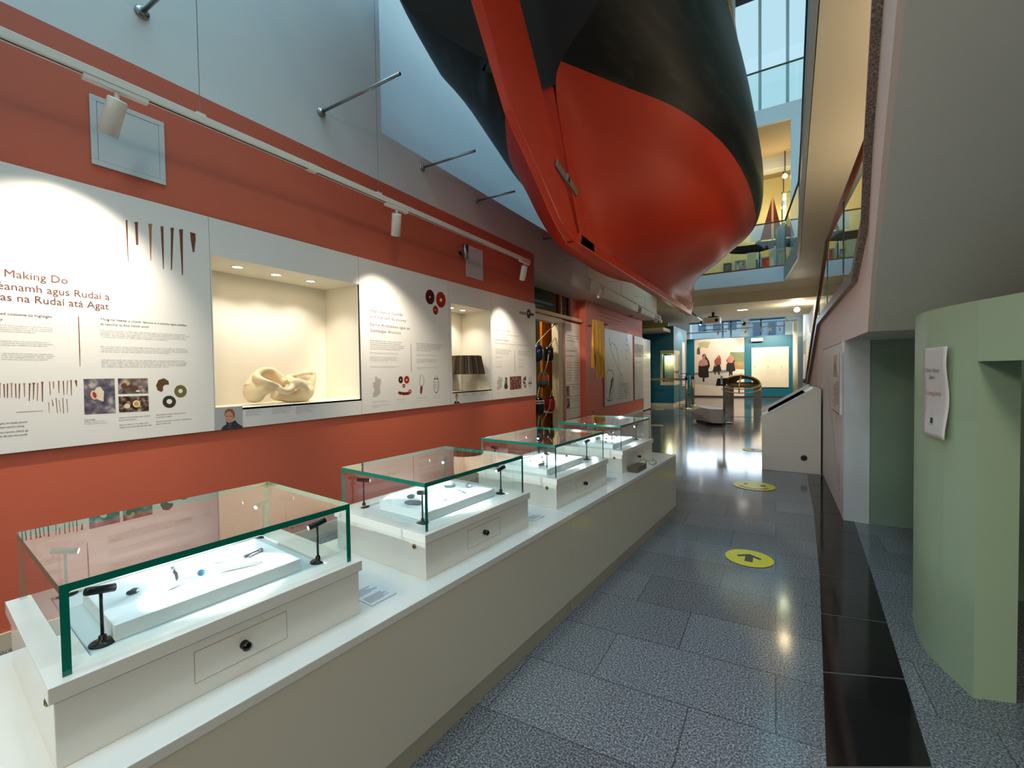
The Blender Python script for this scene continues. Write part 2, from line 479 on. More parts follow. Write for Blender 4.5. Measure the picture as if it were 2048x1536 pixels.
# flat white canopy by the teal kiosk
b = MB(); b.box(-4.6, -3.0, 14.2, 15.6, 2.44, 2.54)
struct(b.build('ceiling_canopy', CREAM))
b = MB(); b.box(-6.5, -3.6, 17.9, 18.0, 0, 3.03)
struct(b.build('wall_left_kiosk', mat('paint_lime', (196, 190, 70), .6)))

# gallery floor edge (first floor) and upper storey
EDGE = mat('gallery_edge_white', (214, 222, 226), .5)
b = MB()
b.prism([(-3.6, 12.44, 3.28), (.19, 12.40, 3.28), (.19, 12.40, 3.64), (-3.6, 12.44, 3.64)], (0, .06, 0))
struct(b.build('trim_5', EDGE))
b = MB(); b.prism([(.2, 12.40, 3.28), (.385, 10.0, 3.28), (.208, 3.1, 3.28), (.1, -2.9, 3.28), (.06, -2.9, 3.28), (.17, 3.1, 3.28), (.345, 10.0, 3.28), (.16, 12.38, 3.28)], (0, 0, .36))
struct(b.build('trim_6', mat('walkway_edge_grey', (150, 164, 172), .5)))
b = MB(); b.box(-3.6, .19, 12.41, 12.50, 3.64, 3.675)
struct(b.build('trim_7', WOODR))
struct(MB().box(-3.6, 5, 12.5, 17, 3.6, 3.64).build('floor_gallery', mat('gallery_floor_oak', (150, 112, 70), .4)))
YELW = mat('paint_pale_yellow', (236, 224, 160), .6)
struct(MB().box(-3.6, 5, 16.0, 16.15, 3.6, 7.1).build('wall_gallery_back', YELW))
b = MB(); b.box(-3.6, 5, 12.5, 16.2, 7.08, 7.46)
struct(b.build('ceiling_gallery_room', mat('gallery_ceiling', (186, 164, 128), .6)))
b = MB(); b.box(-3.6, 5, 14.4, 14.75, 6.75, 7.08)
struct(b.build('trim_8', mat('gallery_beam', (214, 218, 214), .6)))
b = MB(); b.box(-3.6, 5, 12.42, 12.5, 7.08, 7.46)
struct(b.build('trim_9', EDGE))
b = MB(); b.box(.30, .58, 12.42, 12.72, 3.64, 7.08)
struct(b.build('column_gallery', EDGE))
# top storey: translucent glazed wall with mullions, dark timber roof edge
MUL = mat('mullion_blue_white', (196, 218, 228), .4)
b = MB()
for k in range(12):
    x = -3.5+k*.62; b.box(x, x+.07, 13.55, 13.72, 7.46, 11.6)
b.box(-3.6, 5, 13.66, 13.72, 7.46, 7.51)
o = struct(b.build('window_4', MUL))
b = MB(); b.poly([(-3.6, 13.7, 7.46), (5, 13.7, 7.46), (5, 13.7, 11.6), (-3.6, 13.7, 11.6)])
b.build('pane', WGLASS, o)
ROOFW = wood('roof_timber', (30, 24, 20), (54, 42, 32), 4, .6, 0)
b = MB(); b.box(-3.6, 5, 10.5, 14.5, 11.6, 11.8)
for k in range(8): b.box(-3.6, 5, 10.6+k*.4, 10.72+k*.4, 11.4, 11.6)
struct(b.build('ceiling_roof_edge', ROOFW))
b = MB(); b.box(-4.2, 5, -3, 10.5, 10.3, 10.5); b.box(-9, -3.57, -3, 22, 9.9, 10.1)
struct(b.build('ceiling_roof', WHITE))

# ------------------------------------------------------------------ stair on the right
TH = math.atan2(.13, 1.433)
def stx(y):           # plan line of the stair's outer face
    return .455 if y >= 3.25 else .444-(3.205-y)*.0908
def soff(y):          # underside of the rising flight
    return 1.405+max(0., (3.25-y))*.61
def topz(y):          # top of the pink upstand
    if y < 3.62: return 1.755+(3.62-y)*.615
    if y < 6.45: return 1.755-(y-3.62)*.012
    return max(.30, 1.72-(y-6.45)*.40)
ys = [-2.0, -1.0, 0., .6, 1.2, 1.772, 2.3, 2.8, 3.25, 3.62, 4.3, 5.2, 6.05, 6.45, 7.2, 8.0, 9.0, 10.0]
b = MB(); TK = .02
for a, c in zip(ys, ys[1:]):
    za0 = soff(a) if a < 6.05 else 0.; zc0 = soff(c) if c <= 6.05 else 0.
    if a >= 6.05: za0 = 0.
    pa, pc = stx(a), stx(c)
    b.prism([(pa, a, za0), (pc, c, zc0 if a < 6.05 else 0), (pc, c, topz(c)), (pa, a, topz(a))], (TK, 0, 0))
struct(b.build('wall_stair_upstand', ROSE))
# granite coping on the upstand
COP = granite('granite_coping', (70, 58, 52), (132, 116, 106), (184, 170, 160), 120., .4)
b = MB(); prev = None
for y in ys:
    x, z = stx(y), topz(y)
    q = b.vs([(x-.035, y, z), (x+.19, y, z), (x+.19, y, z+.075), (x-.035, y, z+.075)])
    if prev is not None:
        for j in range(4): b.face((prev+j, prev+(j+1) % 4, q+(j+1) % 4, q+j))
    else: b.face((q+3, q+2, q+1, q))
    prev = q
b.face((prev, prev+1, prev+2, prev+3))
struct(b.build('trim_10', COP))
# underside of landing and of the flight that rises towards the photographer
b = MB()
for a, c in zip(ys, ys[1:]):
    if a >= 6.0: break
    b.prism([(stx(a)+.02, a, soff(a)), (stx(c)+.02, c, soff(c)), (3.2, c, soff(c)), (3.2, a, soff(a))], (0, 0, .16))
struct(b.build('ceiling_stair_soffit', GREYP))
# stair treads on the far flight
b = MB()
for k in range(11):
    y = 6.5+k*.32; z = 1.72-(k+1)*.145
    b.box(.60, 1.9, y, y+.33, max(0, z-.2), max(.02, z))
struct(b.build('floor_stair_flight', COP))
# sage green curved wall of the children's room, with its low opening
arc0 = [(1.15, 3.42), (.86, 3.22), (.70, 3.05), (.60, 2.90), (.556, 2.72), (.541, 2.52), (.556, 2.38), (.613, 2.187)]
def smooth2(P, k=5):
    out = []
    for i in range(len(P)-1):
        for j in range(k):
            t = j/k; a, b_, c, d = P[max(i-1, 0)], P[i], P[i+1], P[min(i+2, len(P)-1)]
            out.append(tuple(.5*(2*q+(-p+r_)*t+(2*p-5*q+4*r_-s_)*t*t+(-p+3*q-3*r_+s_)*t**3) for p, q, r_, s_ in zip(a, b_, c, d)))
    return out+[P[-1]]
arc = smooth2(arc0)
near = [(.72, 1.93), (.86, 1.68), (1.05, 1.42), (1.3, 1.2), (1.7, 1.0), (3.0, .8)]
def thick(pts, t=.125):
    out = []
    for i, p in enumerate(pts):
        a = Vector(pts[max(i-1, 0)]); c = Vector(pts[min(i+1, len(pts)-1)]); d = (c-a).normalized()
        out.append((p[0]-d.y*t, p[1]+d.x*t))
    return out
b = MB()
def wallstrip(pts, z0, ztop):
    q = thick(pts)
    for i in range(len(pts)-1):
        p0, p1, q0, q1 = pts[i], pts[i+1], q[i], q[i+1]
        zz = [ztop(p0), ztop(p1), ztop(q1), ztop(q0)]
        k = b.vs([(*p0, z0), (*p1, z0), (*q1, z0), (*q0, z0), (*p0, zz[0]), (*p1, zz[1]), (*q1, zz[2]), (*q0, zz[3])])
        for n_, f in enumerate(((0, 1, 5, 4), (2, 3, 7, 6), (4, 5, 6, 7), (3, 2, 1, 0))): b.face([k+j for j in f])
        if i == 0: b.face([k+j for j in (3, 0, 4, 7)])
        if i == len(pts)-2: b.face([k+j for j in (1, 2, 6, 5)])
zt = lambda p: min(1.43, soff(p[1])+.01)
wallstrip(arc, 0, zt)
wallstrip(smooth2([arc[-1]]+near), 1.215, zt)
struct(b.build('wall_right', GREEN))
# recessed wall under the landing: white panel and grey green panel
b = MB(); b.box(.455, .615, 4.27, 4.40, 0, 1.405)
struct(b.build('wall_under_stair', mat('panel_white', (226, 226, 226), .4)))
b = MB(); b.prism([(.618, 4.275, 0), (1.7, 4.32, 0), (1.7, 4.44, 0), (.618, 4.395, 0)], (0, 0, 1.405))
struct(b.build('wall_under_stair_green', TEALD))
b = MB(); b.box(.456, .60, 4.40, 6.05, 0, 1.40)
struct(b.build('wall_under_landing', mat('panel_white2', (226, 222, 218), .5)))
b = MB(); b.box(2.9, 3.1, -2, 4.4, 0, 1.9)
struct(b.build('wall_room_back', mat('room_dark_green', (96, 116, 96), .6)))
# ================================================================== BOAT
HR = mat('hull_red_paint', (214, 60, 34), .33, spec=.5, noise=.10, nscale=2.5, bump=.05, bscale=14)
def hull_mat():
    m = bpy.data.materials.new('hull_two_tone_paint'); m.use_nodes = True
    nt = m.node_tree; b = nt.nodes['Principled BSDF']
    tc = nt.nodes.new('ShaderNodeTexCoord'); sx = nt.nodes.new('ShaderNodeSeparateXYZ')
    nt.links.new(tc.outputs['Object'], sx.inputs[0])
    gt = nt.nodes.new('ShaderNodeMath'); gt.operation = 'GREATER_THAN'; gt.inputs[1].default_value = 3.472
    nt.links.new(sx.outputs[2], gt.inputs[0])
    n1 = nt.nodes.new('ShaderNodeTexNoise'); n1.inputs['Scale'].default_value = 2.2; n1.inputs['Detail'].default_value = 6
    nt.links.new(tc.outputs['Object'], n1.inputs['Vector'])
    def mix(c1, c2, f):
        x = nt.nodes.new('ShaderNodeMix'); x.data_type = 'RGBA'
        for i, c in ((6, c1), (7, c2)):
            if isinstance(c, tuple): x.inputs[i].default_value = lin(c)+(1,)
            else: nt.links.new(c, x.inputs[i])
        nt.links.new(f, x.inputs[0]); return x.outputs[2]
    red = mix((204, 50, 28), (218, 64, 38), n1.outputs['Fac'])
    # scuffed tar black: long streaks along the planks
    mp = nt.nodes.new('ShaderNodeMapping'); mp.inputs['Scale'].default_value = (3, .5, 7)
    n2 = nt.nodes.new('ShaderNodeTexNoise'); n2.inputs['Scale'].default_value = 2.5; n2.inputs['Detail'].default_value = 8
    nt.links.new(tc.outputs['Object'], mp.inputs[0]); nt.links.new(mp.outputs[0], n2.inputs['Vector'])
    cr = nt.nodes.new('ShaderNodeValToRGB'); cr.color_ramp.elements[0].position = .5; cr.color_ramp.elements[1].position = .82
    nt.links.new(n2.outputs['Fac'], cr.inputs[0])
    blk = mix((13, 12, 12), (54, 44, 35), cr.outputs[0])
    nt.links.new(mix(red, blk, gt.outputs[0]), b.inputs['Base Color'])
    b.inputs['Roughness'].default_value = .48; b.inputs['Specular IOR Level'].default_value = .3
    bp = nt.nodes.new('ShaderNodeBump'); bp.inputs['Strength'].default_value = .12; bp.inputs['Distance'].default_value = .01
    nt.links.new(n1.outputs['Fac'], bp.inputs['Height']); nt.links.new(bp.outputs['Normal'], b.inputs['Normal'])
    return m
HULL = hull_mat(); TAR = mat('tar_black', (22, 20, 19), .5, noise=.4, nscale=5)
XB = -1.50
boat = thing('sailing_boat', 'big wooden sailing boat hanging overhead, black topsides and red bottom', 'boat', (XB, 3.6, 2.3))
# stations: list of (half beam, y, z) from keel to rail
S0 = [(.045, 3.62, 2.36), (.05, 3.44, 2.66), (.055, 3.27, 3.0), (.07, 3.10, 3.32), (.15, 3.02, 3.472), (.42, 2.92, 3.63), (.70, 2.79, 3.82), (.95, 2.63, 4.02), (1.02, 2.42, 4.30), (.98, 2.06, 4.80)]
def st(y, pts): return [(h, y, z) for h, z in pts]
STN = [S0,
 [(.05, 3.78, 2.38), (.05, 3.68, 2.64), (.075, 3.58, 2.95), (.16, 3.50, 3.24), (.41, 3.47, 3.472), (.64, 3.42, 3.63), (.86, 3.36, 3.84), (1.03, 3.28, 4.06), (1.07, 3.2, 4.38), (1.01, 3.05, 4.80)],
 st(4.13, [(.05, 2.38), (.12, 2.57), (.32, 2.85), (.54, 3.17), (.78, 3.472), (.94, 3.64), (1.07, 3.85), (1.12, 4.10), (1.12, 4.40), (1.04, 4.80)]),
 st(5.00, [(.05, 2.38), (.32, 2.55), (.68, 2.80), (.90, 3.12), (1.05, 3.472), (1.17, 3.64), (1.235, 3.85), (1.24, 4.10), (1.19, 4.40), (1.07, 4.78)]),
 st(6.00, [(.05, 2.38), (.38, 2.55), (.84, 2.82), (1.07, 3.12), (1.19, 3.472), (1.28, 3.64), (1.315, 3.85), (1.30, 4.10), (1.24, 4.40), (1.12, 4.78)]),
 st(7.00, [(.05, 2.38), (.26, 2.54), (.76, 2.75), (1.06, 3.12), (1.24, 3.472), (1.325, 3.64), (1.35, 3.85), (1.33, 4.10), (1.26, 4.40), (1.14, 4.80)]),
 st(7.90, [(.05, 2.38), (.11, 2.60), (.60, 2.90), (.97, 3.17), (1.22, 3.472), (1.30, 3.66), (1.32, 3.88), (1.30, 4.15), (1.24, 4.46), (1.12, 4.86)]),
 st(8.65, [(.05, 2.37), (.06, 2.64), (.36, 2.94), (.76, 3.22), (1.08, 3.472), (1.18, 3.68), (1.22, 3.92), (1.21, 4.2), (1.15, 4.52), (1.05, 4.94)]),
 [(.05, 9.22, 2.36), (.055, 9.26, 2.66), (.12, 9.28, 2.90), (.44, 9.30, 3.17), (.76, 9.30, 3.472), (.88, 9.30, 3.70), (.94, 9.30, 3.95), (.95, 9.30, 4.24), (.92, 9.30, 4.58), (.84, 9.30, 5.0)],
 [(.035, 9.50, 2.36), (.04, 9.72, 2.62), (.05, 9.84, 2.90), (.07, 9.93, 3.18), (.10, 9.98, 3.472), (.11, 10.01, 3.72), (.12, 10.03, 3.98), (.12, 10.04, 4.28), (.11, 10.05, 4.62), (.10, 10.05, 5.05)]]
def crom(p0, p1, p2, p3, t):
    return tuple(.5*((2*b)+(-a+c)*t+(2*a-5*b+4*c-d)*t*t+(-a+3*b-3*c+d)*t**3) for a, b, c, d in zip(p0, p1, p2, p3))
def dense(row, k, flat=()):
    out = []
    for i in range(len(row)-1):
        for j in range(k): out.append(crom(row[max(i-1, 0)], row[i], row[i+1], row[min(i+2, len(row)-1)], j/k))
    out.append(row[-1]); return out
cols = [dense(s, 5) for s in STN]
cols = list(zip(*[dense([c[v] for c in cols], 6) for v in range(len(cols[0]))]))   # [station][v]
NS, NV = len(cols), len(cols[0])
b = MB()
def port(p, i):    # the hull carries more beam on the port quarter
    t = i/(NS-1); a = min(1, max(0, (p[0]-.06)/.25))
    if i < 7: a *= i/6 if p[2] > 3.6 else .6+.4*i/6
    return p[0]+.23*a*max(0, 1-t*1.1)
for sg in (1, -1):
    base = b.vs([(XB+(p[0] if sg > 0 else -port(p, i)), p[1], p[2]) for i, c in enumerate(cols) for p in c])
    for i in range(NS-1):
        for j in range(NV-1):
            q = [base+i*NV+j, base+(i+1)*NV+j, base+(i+1)*NV+j+1, base+i*NV+j+1]
            b.face(q if sg > 0 else q[::-1], 0, True)
hull = b.build('hull', HULL, boat, True)
# transom: the flat wine-glass stern
edge = [p for p in cols[0]][16:]
b = MB()
for i in range(len(edge)-1):
    p, q = edge[i], edge[i+1]
    b.poly([(XB-p[0], p[1], p[2]), (XB+p[0], p[1], p[2]), (XB+q[0], q[1], q[2]), (XB-q[0], q[1], q[2])])
b.build('transom', TAR, boat, True)
# stern post filling the raked aft edge below the transom
b = MB()
pts = [(3.60, 2.30), (3.64, 2.37), (3.04, 3.46), (2.80, 3.86), (3.0, 3.86), (3.22, 3.46), (3.62, 2.75), (3.95, 2.45), (3.95, 2.30)]
b.prism([(XB-.05, y, z) for y, z in pts], (.10, 0, 0))
b.build('stern_post', HULL, boat, True, bevel=.008)
# keel
b = MB(); b.prism([(XB-.05, 3.50, 2.29), (XB-.05, 9.44, 2.29), (XB-.05, 9.80, 2.64), (XB-.05, 9.74, 2.70), (XB-.05, 9.36, 2.40), (XB-.05, 3.60, 2.40)], (.10, 0, 0))
b.build('keel', HR, boat, True, bevel=.012)
b = MB(); b.prism([(XB-.05, 9.70, 2.60), (XB-.05, 9.98, 3.2), (XB-.05, 10.09, 4.2), (XB-.05, 10.10, 5.2), (XB-.05, 10.0, 5.2), (XB-.05, 9.98, 4.2), (XB-.05, 9.86, 3.2), (XB-.05, 9.6, 2.6)], (.10, 0, 0))
b.build('stem', HULL, boat, True)
# rudder, hung on the raked stern post
b = MB()
rp = [(3.47, 2.30), (3.24, 2.40), (2.90, 2.636), (2.66, 2.80), (2.50, 2.905), (2.155, 3.367), (1.62, 4.25), (1.86, 4.42), (2.30, 4.10), (2.79, 3.48), (3.30, 2.79), (3.65, 2.335)]
b.prism([(XB-.032, y, z) for y, z in rp], (.064, 0, 0))
rud = b.build('rudder', HR, boat, True, bevel=.008)
b = MB()
b.box(.034, .052, -.20, -.02, -.030, .030); b.box(.052, .062, .0, .20, -.030, .030); b.box(.034, .062, -.03, .03, -.034, .034)
g = b.build('gudgeon', mat('gudgeon_grey', (140, 134, 126), .4, .3), boat, True, bevel=.004)
g.data.transform(Matrix.Translation((XB, 3.34, 2.76)) @ Matrix.Rotation(math.radians(-16), 4, 'X'))
# deck and rails
b = MB()
for i in range(NS-1):
    p, q = cols[i][-1], cols[i+1][-1]
    b.poly([(XB-p[0], p[1], p[2]-.12), (XB+p[0], p[1], p[2]-.12), (XB+q[0], q[1], q[2]-.12), (XB-q[0], q[1], q[2]-.12)])
b.build('deck', wood('deck_wood', (90, 66, 44), (120, 90, 60), 5, .5, 1), boat, True)
for sg in (1, -1):
    MB().tube([(XB+(c[-1][0]+.01 if sg > 0 else -port(c[-1], i)-.01), c[-1][1], c[-1][2]+.02) for i, c in enumerate(cols)], .028, 8).build('rail', mat('rail_blue_white', (150, 176, 190), .4), boat, True)
# pale weathered plank seams at the bow
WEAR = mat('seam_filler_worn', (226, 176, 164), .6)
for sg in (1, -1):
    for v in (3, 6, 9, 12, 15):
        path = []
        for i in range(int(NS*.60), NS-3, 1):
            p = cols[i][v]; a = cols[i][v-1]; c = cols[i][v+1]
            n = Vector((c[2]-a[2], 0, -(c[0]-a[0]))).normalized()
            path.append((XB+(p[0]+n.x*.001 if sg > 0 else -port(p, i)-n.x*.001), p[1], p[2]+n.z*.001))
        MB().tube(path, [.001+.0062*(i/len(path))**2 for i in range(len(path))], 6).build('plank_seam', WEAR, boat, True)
# spars lashed along the starboard side
o = thing('wooden_spar', 'orange wooden spar slung above the hull rail, beside the gallery glazing', 'spar', (XB+1.2, 5.2, 5.4))
p0, p1 = U('y', 4.6, 1444, -30), U('y', 7.2, 1478, 150)
MB().tube([p0.lerp(p1, t) for t in (0, .3, .6, 1)], [.058, .058, .054, .05], 12).build('pole', WOODO, o, True)
pm = p0.lerp(p1, .62); dd = (p1-p0).normalized()
MB().tube([pm-dd*.02, pm+dd*.02], .062, 12).build('lashing', mat('rope_cream', (190, 170, 130), .8), o, True)
tag(MB().tube([U('y', 6.2, 1462, -20), U('y', 6.2, 1464, 52)+Vector((0, 0, 0))], .006, 6).build('rope', mat('rope_pale', (170, 190, 196), .7)), 'thin pale rope dropping past the orange spar', 'rope')
# steel stays bracing the hull from the wall
STAYS = [(1.078, (-2.35, 1.09, 3.18)), (2.175, (-2.131, 2.178, 3.186)), (3.285, (-2.323, 3.293, 3.2)), (4.2, (-2.45, 4.21, 3.18)), (5.88, (-2.55, 5.89, 3.16))]
LBL = ['steel rod bracket nearest the photographer, at the top left edge', 'long steel rod bracket standing out of the bare white wall', 'steel rod bracket running from the wall behind the black stern', 'thin steel rod bracket above the second grey access panel', 'short steel rod bracket low under the boat bottom']
for (y, tip), lb in zip(STAYS, LBL):
    z = tip[2]
    r = thing('wall_rod_bracket', lb, 'bracket', (WX, y, z), 0, 'steel rods bracing the boat from the wall')
    MB().tube([(WX+.01, y, z), tip], .011, 10).build('rod', STEEL, r, True)
    b = MB(); b.lathe([(.034, 0), (.034, .006), (.028, .012), (.016, .014), (.015, .026)], (0, 0, 0), 20, T=lambda p: Vector((WX+.001+p.z, y+p.x, z+p.y)))
    b.build('flange', STEEL, r, True)
# ================================================================== COUNTER AND DISPLAY CASES
CTH = .0831
COR = Vector((-1.0277, 0, 0)); CD = Vector((math.sin(CTH), math.cos(CTH), 0)); CR = Vector((math.cos(CTH), -math.sin(CTH), 0))
def CP(lx, ly, z=0.): return COR+CR*lx+CD*ly+Vector((0, 0, z))
CRZ = -CTH
ZC = .5
KICK = mat('kick_board_grey', (176, 172, 158), .3, 0, .5)
def counter(label, y0, y1):
    r = thing('display_counter', label, 'counter', CP(-.34, (y0+y1)/2), CRZ, 'white display counter run')
    h = (y1-y0)/2-.0018
    b = MB(); b.box(-.345, .34, -h, h, .475, .5)
    b.build('worktop', LACQ, r, bevel=.002)
    b = MB(); b.box(-.335, .337, -h, h, .074, .4745)
    b.build('carcass', LACQF, r)
    b = MB(); b.box(-.30, .329, -h+.0, h-.006, 0, .0715)
    b.build('kick_board', KICK, r)
counter('long glossy white counter unit nearest the photographer under the first two glass cases', -.75, 1.993)
counter('glossy white counter unit at the far end under the last two glass cases', 1.993, 3.832)

CASEW, CASEL = .4863, .5973
HX, HY = CASEW/2, CASEL/2
DECKM = mat('case_deck_grey', (206, 214, 214), .45)
BRASS = mat('lock_brass', (150, 132, 84), .3, 1.0)
KNOB = mat('knob_dark_chrome', (60, 54, 50), .18, 1.0)
LINE = mat('joint_line_brown', (168, 150, 120), .6)
def make_case():
    r = thing('display_case', '', 'display case', (0, 0, 0), 0, 'glass display cases on the counter')
    b = MB(); b.box(-HX-.0144, HX+.0144, -HY-.0144, HY+.0144, 0, .1265)
    body = b.build('plinth', LACQ, r, bevel=.0015)
    # lid frame: a ring with the deck let into it
    o, i = .0218, -.046
    b = MB()
    X0, X1, Y0, Y1 = -HX-o, HX+o, -HY-o, HY+o; x0, x1, y0, y1 = -HX-i, HX+i, -HY-i, HY+i
    k = b.vs([(x, y, z) for z in (.127, .1567) for (x, y) in ((X0, Y0), (X1, Y0), (X1, Y1), (X0, Y1), (x0, y0), (x1, y0), (x1, y1), (x0, y1))])
    for j in range(4):
        j2 = (j+1) % 4
        b.face([k+q for q in (8+j, 8+j2, 12+j2, 12+j)]); b.face([k+q for q in (j2, j, 4+j, 4+j2)])
        b.face([k+q for q in (j, j2, 8+j2, 8+j)]); b.face([k+q for q in (4+j2, 4+j, 12+j, 12+j2)])
    b.build('lid_frame', LACQ, r, bevel=.0012)
    b = MB(); b.box(x0+.003, x1-.003, y0+.003, y1-.003, .127, .150)
    b.build('deck', DECKM, r)
    # drawer flap with knob on the long side
    b = MB()
    fx = HX+.0144; a = .0009
    for q in ((-.10, .10, .1025, .1025+a*1.6), (-.10, .10, .034-a, .034), (-.10-a, -.10, .034, .1035), (.10, .10+a, .034, .1035)):
        b.box(fx, fx+.0006, q[0], q[1], q[2], q[3])
    d = b.build('drawer_front', LINE, r)
    b = MB(); b.lathe([(.010, 0), (.010, .004), (.0075, .007), (.010, .012), (.0105, .016), (.008, .020), (.002, .0215)], (0, 0, 0), 20, T=lambda p: Vector((fx+p.z, p.x, .0695+p.y)))
    b.build('knob', KNOB, d)
    b = MB(); b.lathe([(.0085, 0), (.0085, .003), (.006, .0045)], (0, 0, 0), 18, T=lambda p: Vector((.2025+p.x, -HY-.0144-p.z, .1045+p.y)))
    lk = b.build('lock', BRASS, r)
    b = MB(); b.box(.2025-.0012, .2025+.0012, -HY-.0144-.0052, -HY-.0144-.0040, .1005, .1085); b.build('keyhole', BLACK, lk)
    # glass hood: four sides and a top, each pane with its green edge
    t = .013; z0, z1 = .1567, .3259
    def pane(name, P, N, ex):
        # P: 4 corners of outer face; N: inward normal
        N = Vector(N)*t
        b = MB(); k = b.vs(P+[Vector(p)+N for p in P]); b.face((k, k+1, k+2, k+3), 0)
        for j in ex: b.face((k+j, k+(j+1) % 4, k+4+(j+1) % 4, k+4+j), 1)
        return b.build(name, [GLASS, GEDGE], r)
    zt = z1-.0150
    pane('glass_top', [(-HX, -HY, z1), (HX, -HY, z1), (HX, HY, z1), (-HX, HY, z1)], (0, 0, -1.15), (0, 1, 2, 3))
    ya, yb = -HY+t, HY-t
    pane('glass_side', [(HX, ya, z0), (HX, yb, z0), (HX, yb, zt), (HX, ya, zt)], (-1, 0, 0), ())
    pane('glass_side', [(-HX, yb, z0), (-HX, ya, z0), (-HX, ya, zt), (-HX, yb, zt)], (1, 0, 0), ())
    pane('glass_end', [(-HX, -HY, z0), (HX, -HY, z0), (HX, -HY, zt), (-HX, -HY, zt)], (0, 1, 0), (1, 3))
    pane('glass_end', [(HX, HY, z0), (-HX, HY, z0), (-HX, HY, zt), (HX, HY, zt)], (0, -1, 0), (1, 3))
    return r
CASES = [(-.3497, .5419), (-.3388, 1.4217), (-.3526, 2.3289), (-.3701, 3.2482)]
CLAB = ['nearest and largest looking glass display case, holding a white stone and a comb',
        'second glass display case, its board fanned with bone pins',
        'third glass display case, scattered with tiny dark beads',
        'farthest glass display case, crowded with small grey finds']
proto = make_case()
KIDS[proto] = kids(proto)
for k in KIDS[proto]: KIDS[k] = kids(k)
CASEO = []
for i, (lx, ly) in enumerate(CASES):
    loc = CP(lx, ly, ZC)
    o = proto if i == 0 else dup(proto, loc)
    o.location = loc; o.rotation_euler = (0, 0, CRZ); o['label'] = CLAB[i]; CASEO.append(o)
def CASEP(i, x, y, z):   # local point in case i
    return CP(CASES[i][0]+x, CASES[i][1]+y, ZC+z)

# riser boards inside the cases
RISER = mat('riser_board_white', (236, 240, 240), .6)
RS = [(.030, -.010, .136, .200), (.018, -.005, .136, .205), (.035, -.055, .136, .205), (.03, -.05, .136, .20)]
RL = ['white display board inside the nearest case', 'white display board inside the second case under the fan of pins', 'white display board inside the third case under the beads', 'white display board inside the farthest case']
for i, (cx, cy, hx, hy) in enumerate(RS):
    b = MB(); b.box(-hx, hx, -hy, hy, 0, .0345)
    o = b.build('display_board', RISER, None, bevel=.0015)
    o.location = CASEP(i, cx, cy, .1503); o.rotation_euler = (0, 0, CRZ); tag(o, RL[i], 'display board', 'white boards in the glass cases')

# little black spotlights on stems, four in each case
def make_minilight():
    r = thing('case_spotlight', '', 'spotlight', (0, 0, 0), 0, 'black mini spotlights in the glass cases')
    b = MB(); b.lathe([(.0225, 0), (.0225, .003), (.021, .0042), (.007, .0046), (.0068, .016), (.005, .018), (.0032, .019)], (0, 0, 0), 24)
    b.build('base', mat('mini_base_bronze', (44, 40, 34), .25, .8), r)
    b = MB(); b.tube([(0, 0, .017), (0, 0, .110)], .0032, 8); b.build('pole', BLACK, r)
    T = Matrix.Translation((0, 0, .113)) @ Matrix.Rotation(math.radians(-14), 4, 'X')
    b = MB(); b.lathe([(.0068, -.026), (.0082, -.024), (.0082, .024), (.007, .0255)], (0, 0, 0), 18, T=lambda p: T @ Vector((p.x, p.z, p.y)))
    h = b.build('head', BLACK, r)
    b = MB(); b.lathe([(.0056, .0256), (.0056, .0264)], (0, 0, 0), 14, T=lambda p: T @ Vector((p.x, p.z, p.y)))
    b.build('lens', LENS_C, h)
    return r
ml = make_minilight(); KIDS[ml] = kids(ml)
for k in KIDS[ml]: KIDS[k] = kids(k)
SPOTS = [(.150, -.225, 14), (.152, .250, 166), (-.205, .258, 200), (-.205, -.222, -20)]   # x, y, heading of the lens (0 = +y), degrees
CN = ['nearest case', 'second case', 'third case', 'farthest case']
SN = ['front corner by the aisle at the near end', 'aisle side corner at the far end', 'wall side corner at the far end', 'wall side corner at the near end']
first = True
for i in range(4):
    for k, (x, y, hd) in enumerate(SPOTS):
        loc = CASEP(i, x, y, .1502)
        o = ml if first else dup(ml, loc); first = False
        o.location = loc; rz = CRZ-math.radians(hd if k in (0, 3) else hd)
        # heading: lens looks along local +y turned about z
        a = math.radians({0: 12, 1: 168, 2: 200, 3: -20}[k])
        rz = CRZ+(a if k in (0, 1) else a)
        o.rotation_euler = (0, 0, rz)
        o['label'] = 'black mini spotlight in the %s, %s' % (CN[i], SN[k])
        hl = Matrix.Rotation(rz, 3, 'Z') @ Vector((0, math.cos(math.radians(14)), -math.sin(math.radians(14))))
        hp = Vector(loc)+Vector((0, 0, .113))+hl*.030
        light('case_spot_lamp', 'SPOT', hp, 6.0, (.86, .95, 1.0), hp+hl, .004, spot=95, blend=.8)

